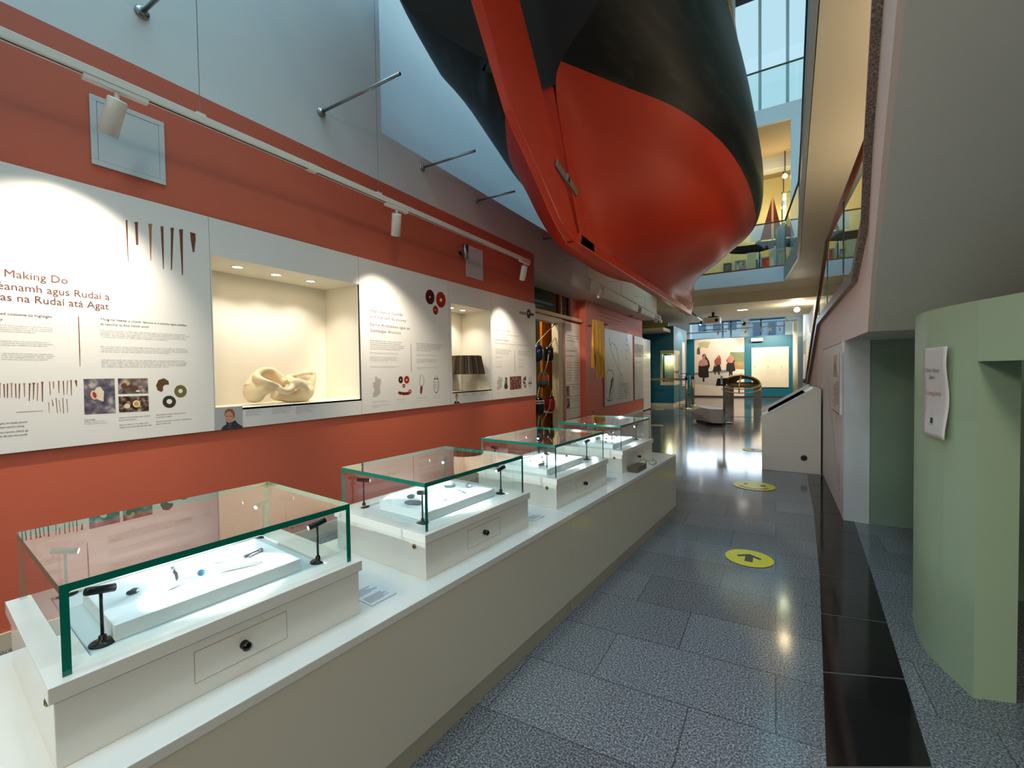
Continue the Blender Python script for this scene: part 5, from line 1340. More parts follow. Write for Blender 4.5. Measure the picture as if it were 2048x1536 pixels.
# ================================================================== TEAL KIOSK AND BARRIERS
ko = thing('teal_kiosk', 'free standing teal display kiosk with a lit corner window of draped cloth', 'kiosk', (-2.9, 15.3, 0))
fx0, fx1, fy0, fy1, kz = -4.6, -2.9, 15.28, 17.75, 2.66
wz0, wz1, wx0, wy1 = .70, 1.86, -3.33, 16.25
b = MB()
b.box(fx0, fx1, fy0, fy1, .11, wz0); b.box(fx0, fx1, fy0, fy1, wz1, kz); b.box(fx0, wx0, fy0, fy1, wz0, wz1); b.box(wx0, fx1, wy1, fy1, wz0, wz1)
b.build('body', TEAL, ko, True)
MB().box(fx0, fx1-.02, fy0+.02, fy1, 0, .11).build('plinth', CREAM, ko, True)
b = MB(); f = .07; m = mat('kiosk_window_frame', (222, 214, 170), .5)
b.box(wx0, fx1+.012, fy0-.012, fy0+.02, wz0, wz0+f*1.6); b.box(wx0, fx1+.012, fy0-.012, fy0+.02, wz1-f*1.6, wz1); b.box(wx0, wx0+f, fy0-.012, fy0+.02, wz0+f*1.6, wz1-f*1.6)
b.box(fx1-.02, fx1+.012, fy0+.02, wy1, wz0, wz0+f*1.6); b.box(fx1-.02, fx1+.012, fy0+.02, wy1, wz1-f*1.6, wz1); b.box(fx1-.02, fx1+.012, wy1-f, wy1, wz0+f*1.6, wz1-f*1.6)
b.build('window_frame', m, ko, True)
b = MB(); b.poly([(wx0+f, fy0-.002, wz0+.11), (fx1, fy0-.002, wz0+.11), (fx1, fy0-.002, wz1-.11), (wx0+f, fy0-.002, wz1-.11)]); b.poly([(fx1+.002, fy0, wz0+.11), (fx1+.002, wy1-f, wz0+.11), (fx1+.002, wy1-f, wz1-.11), (fx1+.002, fy0, wz1-.11)])
b.build('window_glass', RGLASS, ko, True)
light('kiosk_lamp', 'POINT', (-3.1, 15.55, 1.72), 10, (1, .84, .5), size=.05)
b = MB(); 
for k in range(16):
    xx = wx0+.05+k*.022; b.tube([(xx, 15.75+.02*(k % 2), wz0+.02), (xx-.01, 15.75+.02*(k % 2), wz1-.16)], .014, 8)
tag(b.build('white_drape', mat('drape_white', (226, 220, 196), .8)), 'white pleated drape inside the teal kiosk window', 'drape')
b = MB()
for k in range(8):
    yy = 15.8+k*.05; b.tube([(-3.05+.02*(k % 2), yy, wz0+.02), (-3.05+.02*(k % 2), yy, wz1-.1)], .024, 8)
tag(b.build('ochre_drape', mat('drape_ochre', (140, 116, 50), .8)), 'ochre drape in the side of the teal kiosk window', 'drape')
tag(rock(.12, .10, .05, 77).build('kiosk_find', GREYB), 'low grey object on the sill of the teal kiosk window', 'artefact').location = (-3.1, 15.5, wz0+.001)
r = thing('side_poster', 'white notice on the side of the teal kiosk', 'poster', (-2.9, 17.1, 1.0))
MB().box(-2.899, -2.885, 16.75, 17.4, .62, 2.2).build('board', BOARD, r, True)
BRS = mat('stanchion_brass', (170, 150, 110), .3, .9)
def stanchion(label, x, y, sign=False):
    r = thing('barrier_post', label, 'barrier post', (x, y, 0), 0, 'brass belt barrier posts')
    MB().lathe([(.17, 0), (.17, .012), (.10, .03), (.035, .04), (.03, .05)], (x, y, 0), 28).build('base', BRS, r, True)
    MB().tube([(x, y, .04), (x, y, .92)], .032, 16).build('post', BRS, r, True)
    MB().tube([(x, y, .90), (x, y, .99)], .042, 16).build('belt_head', BLACK, r, True)
    if sign:
        MB().box(x-.16, x+.16, y-.05, y+.05, 1.08, 1.10).build('tray', BLACK, r, True); MB().tube([(x, y, .99), (x, y, 1.085)], .012, 8).build('tray_stem', BLACK, r, True)
stanchion('brass belt barrier post in front, with a small black tray on top', -2.36, 14.35, True)
stanchion('brass belt barrier post standing behind the first', -2.36, 15.62)
tag(MB().box(-3.55, -2.40, 14.33, 14.36, .885, .945).build('barrier_belt', mat('belt_gold', (150, 128, 70), .6)), 'tan barrier belt stretched from the front brass post across the kiosk', 'belt')
r = thing('leaflet_rack', 'thin wire leaflet rack between the two brass posts', 'rack', (-2.55, 15.0, 0))
for xx in (-2.68, -2.36): MB().tube([(xx, 15.05, 0), (xx, 15.05, 1.05)], .012, 8).build('upright', STEEL, r, True)
for k in range(8): MB().tube([(-2.68, 15.05, .08+k*.13), (-2.36, 15.05, .08+k*.13)], .008, 6).build('rung', STEEL, r, True)

# ================================================================== BENCH, TABLET STAND, BOAT FRAME, DESK
BEN = mat('bench_faceted_pale', (200, 196, 196), .5); 
def BP(px, py, y): return U('y', y, px, py)
r = thing('faceted_bench', 'pale faceted bench like a cut stone on a black plinth in the hall', 'bench', (-1.4, 10.6, 0))
top = [BP(1381, 822, 11.15), BP(1395, 810, 11.5), BP(1440, 815, 11.35), BP(1446, 819, 10.75), BP(1417, 818, 10.6)]
mid = [BP(1384, 837, 11.1), BP(1402, 832, 10.75), BP(1421, 847, 10.35), BP(1448, 846, 10.45)]
b = MB(); T0, T1, T2, T3, T4 = top; C0 = Vector(((T0.x+T4.x)/2, 10.75, .40))
apex = BP(1402, 815, 10.85); notch = BP(1401, 830, 10.62)
L0 = BP(1386, 838, 10.95); L1 = BP(1424, 846, 10.3); L2 = BP(1446, 847, 10.4); bk0 = Vector((L0.x, 11.5, .10)); bk1 = Vector((L2.x, 11.5, .10))
faces = [[T0, T1, apex], [T1, T2, T3, T4, apex], [T0, apex, notch], [apex, T4, notch], [T0, notch, L0], [notch, L1, L0], [notch, T4, L1], [T4, T3, L2, L1], [T3, T2, bk1, L2], [T2, T1, bk0, bk1], [T1, T0, L0, bk0], [L0, L1, L2, bk1, bk0]]
for f in faces: b.poly(f)
b.build('seat_block', BEN, r, True)
b = MB(); b.prism([(L0.x+.05, L0.y+.12, 0), (L1.x-.12, L1.y+.10, 0), (L2.x-.03, L2.y+.12, 0), (L2.x-.05, 11.4, 0), (L0.x+.1, 11.4, 0)], (0, 0, min(L0.z, L1.z, L2.z)-.002))
b.build('plinth', mat('plinth_black', (22, 20, 22), .5), r, True)
c = fl = U('z', 0, 1448, 846)
r = thing('tablet_stand', 'slim chrome stand holding a black tablet behind the faceted bench', 'stand', c)
MB().lathe([(.19, 0), (.19, .010), (.03, .018)], (c.x, c.y, 0), 28).build('base', DARKST, r, True)
MB().tube([(c.x, c.y, .015), (c.x, c.y, .86)], .022, 14).build('pole', STEEL, r, True)
b = MB(); a0, a1, a2, a3 = (U('y', c.y-.03, *q) for q in ((1434.5, 757), (1455, 756), (1452, 771.5), (1431.5, 772)))
b.prism([a0, a1, a2, a3], (0, .03, 0)); b.build('tablet', BLACK, r, True)
b = MB(); cc = (a0+a1+a2+a3)/4; b.box(cc.x-.02, cc.x+.02, c.y-.037, c.y-.0305, cc.z-.05, cc.z+.14); b.build('clamp', STEEL, r, True)
# currach frame on trestles
WL = wood('currach_lath', (158, 116, 44), (190, 148, 70), 7, .55, 0); CAN = mat('currach_dark_skin', (66, 42, 20), .6)
c0 = Vector((-.92, 16.2, 0))
r = thing('currach_frame', 'wooden currach boat frame shown end on, resting on trestles', 'boat', c0)
def cp(px, py, y): return U('y', y, px, py)
gun = []
for k in range(25):
    a = 2*math.pi*k/24; gun.append((c0.x+.53*math.cos(a)*(1-.2*(1+math.sin(a))), c0.y+1.02*math.sin(a), .71))
MB().tube(gun, .022, 8).build('gunwale', WL, r, True)
b = MB(); lo = []
arcn = 14
for i in range(9):
    y = c0.y-1.0+i*.25; hw = .52*(1-.45*(i/8)**2)
    lo.append(b.vs([(c0.x+hw*math.cos(math.pi*j/arcn), y, .72+.29*math.sin(math.pi*j/arcn)*(hw/.52)) for j in range(arcn+1)]))
for i in range(8):
    for j in range(arcn): b.face((lo[i]+j, lo[i]+j+1, lo[i+1]+j+1, lo[i+1]+j), 0, True)
sk = b.build('skin', CAN, r, True); so = sk.modifiers.new('solid', 'SOLIDIFY'); so.thickness = .012
for i in (0, 2, 4, 6, 8):
    y = c0.y-1.0+i*.25; hw = .51*(1-.45*(i/8)**2)
    MB().tube([(c0.x+hw*math.cos(math.pi*j/arcn), y-.012, .715+.29*math.sin(math.pi*j/arcn)*(hw/.52)) for j in range(arcn+1)], .014, 6).build('rib', WL, r, True)
MB().tube([(c0.x-.46, c0.y-.75, .78), (c0.x+.46, c0.y-.75, .78)], .016, 6).build('thwart', WL, r, True)
MB().tube([(c0.x-.04, c0.y-1.16, .46), (c0.x-.04, c0.y-1.14, .72), (c0.x+.0, c0.y-1.0, .96), (c0.x+.0, c0.y-.85, 1.02), (c0.x-.02, c0.y-.4, 1.07)], .020, 8).build('stem_lath', WOODL, r, True)
for zz, dz in ((.62, .15), (.76, .17)):
    MB().tube([(c0.x+.54*math.cos(a), c0.y-1.02-.12*math.sin(a), zz-dz*math.sin(a)) for a in [math.pi*k/12 for k in range(13)]], .016, 6).build('hoop', WOODL, r, True)
GT = mat('trestle_grey', (128, 122, 112), .5)
for lb, y in (('grey trestle under the near end of the currach frame', c0.y-.8), ('grey trestle under the far end of the currach frame', c0.y+.8)):
    t = thing('trestle', lb, 'trestle', (c0.x, y, 0), 0, 'trestles under the currach')
    MB().box(c0.x-.5, c0.x+.5, y-.03, y+.03, .62, .69).build('beam', GT, t, True)
    for sx in (-1, 1): MB().box(c0.x+sx*.42-.09, c0.x+sx*.42+.09, y-.035, y+.035, 0, .618).build('leg', GT, t, True)
# touch screen desk by the stair
DY0, DY1 = 6.0, 6.70; DK = mat('desk_warm_white', (226, 214, 200), .4)
r = thing('touchscreen_desk', 'white desk with a sloping black touch screen at the foot of the stair', 'desk', (.15, 6.0, 0))
b = MB(); prof = [(-.141, .0), (.435, 0), (.435, .965), (.37, .975), (-.145, .635), (-.145, .600)]
b.prism([(x, DY0, z) for x, z in prof], (0, DY1-DY0, 0)); b.build('body', DK, r, True, bevel=.004)
d = Vector((.37+.145, 0, .975-.635)).normalized(); n = Vector((-d.z, 0, d.x))
q = Vector((-.145, 0, .635))
b = MB(); b.prism([q+d*.08+n*.0015+Vector((0, DY0+.04, 0)), q+d*.52+n*.0015+Vector((0, DY0+.04, 0)), q+d*.52+n*.0015+Vector((0, DY1-.06, 0)), q+d*.08+n*.0015+Vector((0, DY1-.06, 0))], n*.004)
b.build('touch_screen', mat('screen_off_black', (10, 11, 12), .7, spec=0.), r, True)
for e, hh in ((DY0-.004, .004), (DY1-.02, .03)):
    b = MB(); b.prism([q+Vector((-.006, e, -.02)), q+d*.617+Vector((.0, e, -.02)), q+d*.617+n*hh+Vector((0, e, 0)), q+n*hh+Vector((-.006, e, 0))], (0, .02, 0))
    b.build('rim', mat('desk_rim_white', (232, 226, 216), .4), r, True)
p = U('y', DY0, 1608, 916)
g = MB().lathe([(.032, 0), (.032, .003), (.026, .0045)], (0, 0, 0), 24, T=lambda v: Vector((p.x+v.x, DY0-.0005-v.z, p.z+v.y))).build('cable_grommet', DARKST, r, True)
# poster and drawing beneath the landing
r = thing('wall_poster', 'framed printed poster on the white wall under the stair landing', 'poster', (.455, 4.63, .82))
MB().box(.438, .4545, 4.385, 4.89, .82, 1.32).build('board', mat('poster_board', (226, 216, 208), .4), r, True)
MB().box(.437, .4382, 4.55, 4.80, 1.12, 1.31).build('photo', photo_mat('photo_brown', [(80, 54, 40), (150, 116, 90), (206, 190, 170)], 9, 5), r, True)
b = MB()
for k in range(14): b.box(.4372, .4380, 4.43, 4.43+.18+.04*(k % 3), 1.08-k*.014, 1.084-k*.014); b.box(.4372, .4380, 4.66, 4.66+.10+.03*(k % 4), 1.05-k*.014, 1.054-k*.014)
b.build('print_lines', GRYPR, r, True)
b = MB(); b.box(.4360, .4379, 4.385, 4.392, .82, 1.32); b.box(.4360, .4379, 4.385, 4.89, .82, .827); b.build('frame_edge', BOARDE, r, True)
o = thing('wall_drawing', 'faint grey line drawing of a coast on the white wall under the landing', 'drawing', (.455, 5.0, .1))
rnd = random.Random(3)
L1_ = [[(5.6-.028*k+rnd.uniform(-.03, .03), 1.15-.026*k+rnd.uniform(-.015, .015)) for k in range(18)], [(5.1-.02*k+rnd.uniform(-.02, .02), .72-.022*k) for k in range(24)], [(4.55+rnd.uniform(-.03, .03), .42-.02*k) for k in range(16)]]
for L in L1_: strokes(o, 'coast_line', [L], .4535, .004, mat('drawing_grey', (128, 118, 116), .6), False)

# ================================================================== SIGN ON THE GREEN WALL
gp = Vector((.541, 2.52, 0)); gq = Vector((.613, 2.187, 0)); gn = Vector((-(gq-gp).y*-1, 0, 0))
sdir = (Vector((.566, 2.367, 0))-Vector((.545, 2.49, 0))).normalized(); snrm = Vector((sdir.y, -sdir.x, 0))
if snrm.x > 0: snrm = -snrm
sp0 = Vector((.545, 2.49, 0))+snrm*.012
c00, c10, c11, c01 = (UP(sp0, snrm, *q) for q in ((1850, 697), (1900, 692), (1898, 881), (1849, 867)))
r = thing('paper_sign', 'curling white paper sign reading Childrens Sensory Space Coming Soon on the green wall', 'sign', sp0+Vector((0, 0, c01.z)))
b = MB(); NU, NVV = 6, 24
def sg(u, v):   # u across, v down
    P = (c00*(1-u)+c10*u)*(1-v)+(c01*(1-u)+c11*u)*v
    return P+snrm*(.004+.006*math.sin(v*7.5+.4)*(.3+.7*u)+.004*u*v)
k = b.vs([sg(i/NU, j/NVV) for j in range(NVV+1) for i in range(NU+1)])
for j in range(NVV):
    for i in range(NU): b.face((k+j*(NU+1)+i, k+j*(NU+1)+i+1, k+(j+1)*(NU+1)+i+1, k+(j+1)*(NU+1)+i), 0, True)
o = b.build('paper', mat('paper_white', (232, 226, 222), .6), r, True); so = o.modifiers.new('thickness', 'SOLIDIFY'); so.thickness = .0006
def sgt(body, u0, v0, u1, size, m, bold=.0):
    p0 = sg(u0, v0); p1 = sg(u1, v0); uu = (p1-p0); nn = snrm*.004
    t = text(r, 'sign_text', body, p0+nn, uu, ZU, size/.66, m, uu.length, 1.0, 'LEFT', bold)
sgt('Children’s Sensory', .12, .275, .74, .030, BLKPR, .0006); sgt('Space', .30, .352, .52, .030, BLKPR, .0006)
RDT = mat('print_red', (196, 88, 84), .6)
sgt('Coming Soon!', .12, .535, .72, .034, RDT, .0004)
b = MB(); P = [sg(.36, .79)+snrm*.003, sg(.46, .79)+snrm*.003, sg(.46, .85)+snrm*.003, sg(.36, .85)+snrm*.003]; b.poly(P); P2 = [x+snrm*.0003 for x in (sg(.39, .80)+snrm*.003, sg(.43, .805)+snrm*.003, sg(.42, .84)+snrm*.003, sg(.385, .835)+snrm*.003)]; b.poly(P2, 1)
b.build('logo', [mat('logo_navy', (30, 34, 58), .5), mat('logo_teal', (86, 120, 140), .5)], r, True)
sgt('Galway City Museum', .30, .872, .53, .010, GRYPR)

# ================================================================== FLOOR STICKERS
YST = mat('sticker_yellow', (226, 208, 20), .35); SBL = mat('sticker_black', (22, 22, 26), .4)
def sticker(label, c, rad, kind):
    r = thing('floor_sticker', label, 'floor sticker', (c.x, c.y, .0016), 0, 'yellow floor stickers')
    b = MB(); n = 40; b.prism([(c.x+rad*math.cos(2*math.pi*k/n), c.y+rad*math.sin(2*math.pi*k/n), .0032) for k in range(n)], (0, 0, .0008)); b.build('disc', YST, r, True)
    s = rad/.135
    if kind == 'arrow':
        b = MB(); z = .0043
        A_ = [(-.022, -.062), (.022, -.062), (.022, .020), (.058, -.006), (.070, .018), (0, .066), (-.070, .018), (-.058, -.006), (-.022, .020)]
        b.poly([(c.x+x*s, c.y+y*s, z) for x, y in A_]); b.build('arrow', SBL, r, True)
    else:
        b = MB(); z = .0043
        for k in range(22):
            a0 = math.radians(205+k*6); a1 = a0+math.radians(4.4); R0, R1 = rad*.62, rad*.80
            b.poly([(c.x+R0*math.cos(a0), c.y+R0*math.sin(a0), z), (c.x+R1*math.cos(a0), c.y+R1*math.sin(a0), z), (c.x+R1*math.cos(a1), c.y+R1*math.sin(a1), z), (c.x+R0*math.cos(a1), c.y+R0*math.sin(a1), z)])
        for x0, w_, y0 in ((-.5, .08, .1), (-.4, .08, .1), (.28, .26, -.02)):
            b.poly([(c.x+x0*rad, c.y+y0*rad, z), (c.x+(x0+w_)*rad, c.y+y0*rad, z), (c.x+(x0+w_)*rad, c.y+(y0+.3)*rad, z), (c.x+x0*rad, c.y+(y0+.3)*rad, z)])
        b.build('print', SBL, r, True)
sticker('round yellow floor sticker with a black arrow, nearest the photographer', U('z', 0, 1498, 1117), .137, 'arrow')
sticker('round yellow floor sticker with a dark rim of print, second along the aisle', U('z', 0, 1508, 972), .192, 'print')
sticker('yellow floor sticker with an arrow in front of the desk', U('z', 0, 1506, 900), .14, 'arrow')
sticker('yellow floor sticker beyond the last glass case', U('z', 0, 1314, 851), .14, 'arrow')
sticker('yellow floor sticker by the coral wall end', U('z', 0, 1319, 819), .14, 'arrow')
sticker('yellow floor sticker far off beside the brass posts', U('z', 0, 1354, 812), .14, 'arrow')
b = MB(); b.prism([(-4.5, 12.30, .0005), (-.1, 12.42, .0005), (-.1, 12.47, .0005), (-4.5, 12.35, .0005)], (0, 0, .003)); b.build('trim_11', mat('floor_joint_dark', (40, 42, 44), .4)); struct(bpy.data.objects['trim_11'])
# ================================================================== BACK WALL: MURAL AND TEXT BOARD
MW = mat('mural_pale_wall', (238, 222, 206), .5); MF = mat('mural_floor', (206, 194, 184), .5); MGN = mat('mural_green', (120, 136, 92), .5, noise=.3, nscale=5); MTN = mat('mural_tan', (170, 142, 92), .5, noise=.3, nscale=6)
MOL = mat('mural_olive', (190, 186, 140), .5); MDK = mat('mural_black_skirt', (34, 24, 24), .5); MPK = mat('mural_pink_shawl', (196, 132, 118), .5, noise=.2, nscale=9); MRS = mat('mural_rust_shawl', (150, 80, 66), .5, noise=.2, nscale=9); MFC = mat('mural_face', (206, 142, 118), .5); MAR = mat('mural_arch', (104, 84, 78), .5); MGR = mat('mural_grey_step', (128, 128, 128), .5)
mu = thing('photo_mural', 'tall photo mural of women in shawls and black skirts on the teal back wall', 'mural', (-2.1, YB, 0))
mx0, mx1 = U('y', YB, 1389, 740).x, U('y', YB, 1488.5, 740).x
MB().box(mx0, mx1, YB-.02, YB-.001, .06, 2.53).build('print', MW, mu, True)
YM = YB-.0205
def mart(name, polys, mats): return art(name, mu, polys, mats, .001 if 'back' in name else .004, 'y', YM)
mart('street_background', [(0, [(1389, 749), (1420, 745), (1488.4, 747), (1488.4, 757), (1440, 772), (1389, 768)]), (5, [(1389, 746), (1428, 741.5), (1452, 740), (1466, 742), (1466, 745), (1420, 746), (1389, 750)]), (1, [(1460, 704.5), (1488.4, 704), (1488.4, 724), (1463, 722)]), (2, [(1463, 722), (1488.4, 724), (1488.4, 739), (1466, 738)]), (3, [(1396, 686), (1408, 683), (1421, 684), (1415, 697), (1404, 694), (1399, 699)]), (4, [(1394, 709), (1394, 699), (1396.5, 694), (1399.5, 697), (1400.5, 709)])], [MF, MGN, MTN, MOL, MAR, MGR])
mart('shawled_woman', [(0, [(1404, 712), (1406.5, 708), (1411, 708), (1413, 714), (1418, 722), (1420, 732), (1417, 738), (1408, 730)]), (1, oval(1409.3, 712, 2.2, 3))], [MDK, MFC])
mart('shawled_woman', [(0, [(1397, 732), (1401, 729.5), (1413, 730), (1416.5, 737), (1418, 754), (1413, 755.5), (1400, 755), (1396.5, 752)]), (0, [(1405.5, 755), (1409.5, 755), (1408.5, 762), (1410, 763.5), (1405, 763.5)]), (1, [(1397, 724), (1402, 719.5), (1409, 716.5), (1414, 720.5), (1416.5, 729), (1411, 731.5), (1402, 732.5), (1397.5, 730)]), (2, [(1404.5, 711.5), (1408, 710), (1411, 713), (1411, 718), (1406, 718.5)]), (3, oval(1407.6, 715.3, 1.8, 2.6))], [MDK, MPK, MRS, MFC])
mart('shawled_woman', [(0, [(1428.5, 731), (1432, 728), (1440, 728.5), (1443, 742), (1436, 743.5), (1425, 743)]), (0, [(1429, 743), (1431.5, 743.3), (1431, 749), (1428.6, 748.5)]), (0, [(1436, 743.3), (1438.6, 743), (1439.8, 749.6), (1436.2, 749)]), (1, [(1428.5, 721), (1433, 716), (1436, 710.5), (1439.5, 711), (1442, 718), (1442.2, 729), (1433, 730), (1429, 729)]), (2, oval(1436.7, 714, 1.7, 2.5)), (2, oval(1431.2, 731.5, 1.4, 1.4, 10))], [MDK, MRS, MFC])
mart('shawled_woman', [(0, [(1453, 728), (1458, 724.5), (1468, 725), (1471, 741.5), (1463, 743.5), (1452, 742)]), (0, [(1458, 743), (1464, 743.3), (1465.5, 750.5), (1462.5, 751), (1461, 747), (1460.5, 752.5), (1458, 752.5)]), (0, [(1452, 720), (1455, 717), (1468, 718), (1470, 723), (1466, 727), (1455, 726)]), (1, [(1453.5, 719), (1458, 712), (1461, 708.5), (1465, 711), (1468.5, 718), (1466, 724.5), (1459, 726), (1455, 724)]), (2, oval(1460.6, 712.5, 1.9, 2.7)), (2, oval(1463, 724.5, 1.8, 1.3, 10))], [MDK, MPK, MFC])
tb = thing('text_board', 'big cream text board on the teal back wall right of the mural', 'panel', (-.3, YB, .45))
bx0, bx1 = U('y', YB, 1503, 740).x, U('y', YB, 1577.5, 740).x
MB().box(bx0, bx1, YB-.04, YB-.012, .44, 2.08).build('board', mat('board_cream', (236, 226, 200), .4), tb, True)
XU = Vector((1, 0, 0))
text(tb, 'heading', 'Women of the fishing village wore\nshawls of fine wool', (bx0+.30, YB-.041, 1.62), XU, ZU, .11, LGTPR, bx1-bx0-.6, 1.0)
for k in range(3):
    x = bx0+.08+k*.47
    text(tb, 'body_text', 'the plain shawl was\nworn each day and a\nfine one on Sundays\nto church and fair', (x, YB-.041, 1.16), XU, ZU, .07, LGTPR, .36, 1.0)
    MB().lathe([(.018, 0), (.018, .004)], (0, 0, 0), 12, T=lambda p: Vector((x+.05+p.x, YB-.0405-p.z, 1.27+p.y))).build('mark', MAR, tb, True)
r = thing('wall_projector_unit', 'white box lamp fixed to the top of the teal back wall', 'fitting', (-.66, YB-.2, 2.36))
MB().box(-.88, -.45, YB-.30, YB-.06, 2.33, 2.46).build('housing', WMETAL, r, True, bevel=.01)
MB().box(-.70, -.62, YB-.06, YB-.0005, 2.36, 2.44).build('bracket', WMETAL, r, True)
struct(MB().box(-3.45, .66, YB-.03, YB-.0005, 0, .055).build('baseboard_back', mat('skirting_dark', (52, 44, 44), .5)))
# steel light bars strung across the hall in front of the windows
for lb, y, z, x0, x1 in (('long steel light bar across the hall in front of the windows', 19.2, 2.78, -2.5, .30), ('upper thin steel light bar across the hall', 20.2, 3.05, -2.7, .7), ('short steel light bar at the left of the windows', 18.8, 2.66, -3.35, -1.6)):
    r = thing('light_bar', lb, 'light bar', ((x0+x1)/2, y, z), 0, 'steel light bars by the clerestory windows')
    MB().tube([(x0, y, z), (x1, y, z)], .018, 8).build('bar', STEEL, r, True)
    for t in (.1, .9): MB().tube([(x0+(x1-x0)*t, y, z), (x0+(x1-x0)*t, y, 3.74)], .006, 6).build('suspension_wire', STEEL, r, True)
for lb, x, y, z, tg in (('lit spotlight on the bar above the mural, left', -1.95, 19.2, 2.76, (-2.3, YB, 1.6)), ('lit spotlight on the bar at the seam of mural and text board', -.98, 19.2, 2.76, (-1.7, YB, 1.7)), ('lit spotlight on the bar above the text board, first', -.45, 19.2, 2.76, (-.35, YB, 1.4)), ('lit spotlight on the bar above the text board, second', -.20, 19.2, 2.76, (-.2, YB, 1.5)), ('lit spotlight at the right end of the bar', .12, 19.2, 2.76, (.3, YB, 1.5))):
    track_spot(lb, (x, y, z), tg, .12, .05, 72, WARMW, group='spotlights on the long light bar', spot=80, adapter=False)
# ceiling items
r = thing('ceiling_projector', 'white projector hanging from the low ceiling', 'projector', U('y', 15.5, 1426, 641))
c = U('y', 15.5, 1426, 641)
MB().box(c.x-.26, c.x+.22, 15.35, 15.75, c.z-.09, c.z+.09).build('housing', WMETAL, r, True, bevel=.02)
MB().tube([(c.x+.12, 15.35, c.z-.01), (c.x+.12, 15.31, c.z-.01)], .05, 16).build('lens', BLACK, r, True)
MB().tube([(c.x, 15.55, c.z+.09), (c.x, 15.55, 3.034)], .04, 12).build('mount', BLACK, r, True)
MB().box(c.x-.14, c.x+.14, 15.42, 15.68, c.z+.092, c.z+.13).build('bracket', BLACK, r, True)
r = thing('security_camera', 'small dark dome camera on the low ceiling', 'camera', U('z', 3.03, 1487, 632))
c = U('z', 3.034, 1488, 634)
MB().tube([(c.x, c.y, 3.034), (c.x, c.y, 2.86)], .02, 10).build('stem', WMETAL, r, True)
MB().ell((c.x, c.y, 2.80), .07, .07, .07).build('dome', DARKST, r, True)
c = U('z', 3.034, 1485, 619)
r = thing('ceiling_light', 'bright flat strip light let into the low ceiling', 'light', c)
MB().box(c.x-.16, c.x+.16, c.y-.1, c.y+.1, 3.020, 3.0345).build('frame', WMETAL, r, True)
MB().box(c.x-.13, c.x+.13, c.y-.08, c.y+.08, 3.014, 3.0195).build('diffuser', emis('strip_glow', (255, 250, 240), 6), r, True)
c = U('z', 2.9, 1594, 618)
r = thing('ceiling_spotlight', 'bright ceiling spotlight near the stair handrail', 'spotlight', c)
MB().tube([(c.x, c.y, 3.034), (c.x, c.y, 2.93)], .02, 10).build('stem', DARKST, r, True)
MB().ell((c.x, c.y, 2.88), .075, .075, .065).build('globe', emis('globe_glow', (255, 244, 214), 22), r, True)
light('ceiling_globe_lamp', 'POINT', (c.x, c.y-.12, 2.84), 30, (1, .88, .66), size=.06)
A, B = U('z', 2.98, 1384, 626), U('z', 2.98, 1403, 640)
r = thing('lighting_track', 'short dark lighting track on the low ceiling beside the projector', 'lighting track', A)
MB().tube([A, B], .02, 6).build('rail', DARKST, r, True)
for P in (A, B): MB().tube([P, (P.x, P.y, 3.034)], .008, 6).build('hanger', DARKST, r, True)
track_spot('lit spotlight on the short dark track beside the projector', (B.x, B.y, 2.97), (-2.9, 16.2, 1.2), .12, .045, 30, WARMW, group='dark track spotlight', spot=90, m=DARKST, adapter=False)
# panels at the far right
r = thing('information_board', 'white panel with a grey photo on top, right of the round column', 'panel', (.93, 17.8, .7))
y0, y1 = 17.2, 18.4
MB().box(.925, .948, 19.2, 20.8, .66, 2.25).build('board', BOARD, r, True)
MB().box(.9235, .925, 19.2, 20.8, 1.72, 2.24).build('photo', photo_mat('photo_grey_tower', [(120, 112, 100), (170, 164, 152), (206, 200, 190)], 3, 6), r, True)
r = thing('information_board', 'white text panel close behind the stair handrail', 'panel', (.93, 16.4, .7))
MB().box(.925, .948, 16.6, 18.9, .60, 2.32).build('board', BOARD, r, True)
MB().box(.9235, .925, 16.9, 18.6, .62, .90).build('photo', photo_mat('photo_sea_blue', [(66, 96, 150), (140, 170, 206), (216, 222, 226)], 3, 8), r, True)
b = MB()
for k in range(9): b.box(.9235, .925, 17.0, 17.0+1.1*(.7+.3*((k*5) % 3)/3), 1.85-k*.07, 1.875-k*.07)
b.build('print_lines', LGTPR, r, True)
light('right_panel_wash', 'SPOT', (-.2, 17.6, 2.95), 40, WARMW, (.94, 18.4, 1.6), .05, spot=80)

# ================================================================== STAIR AND WALKWAY BALUSTRADES
def glassrun(label, pts, ztop, zbot, name='glass_balustrade', rail=WOODR, rr=.024, group=None, gm=None, joints=True):
    """pts: plan points; ztop/zbot functions of index"""
    r = thing(name, label, 'balustrade', (pts[0][0], pts[0][1], zbot(0)), 0, group)
    for i in range(len(pts)-1):
        a, c = Vector((*pts[i], 0)), Vector((*pts[i+1], 0)); d = (c-a).normalized()*.006
        b = MB(); P = [a+d+Vector((0, 0, zbot(i))), c-d+Vector((0, 0, zbot(i+1))), c-d+Vector((0, 0, ztop(i+1)-rr)), a+d+Vector((0, 0, ztop(i)-rr))]
        b.poly(P, 0)
        t = Vector((-d.y, d.x, 0)).normalized()*.012
        for j in (1, 3): b.poly([P[j]-t*.5, P[(j+1) % 4]-t*.5, P[(j+1) % 4]+t*.5, P[j]+t*.5], 1)
        b.build('glass_pane', [gm or RGLASS, mat('pane_edge', (40, 84, 80), .2)], r, True)
    MB().tube([(p[0], p[1], ztop(i)) for i, p in enumerate(pts)], rr, 10).build('handrail', rail, r, True)
    return r
sy = [1.6, 2.4, 3.62, 5.0, 6.45, 7.6, 8.8, 10.0, 10.7]
def szt(i):
    y = sy[i]
    if y < 3.62: return 2.72+(3.62-y)*.615
    if y <= 6.45: return 2.72
    return 2.72-(y-6.45)*.415
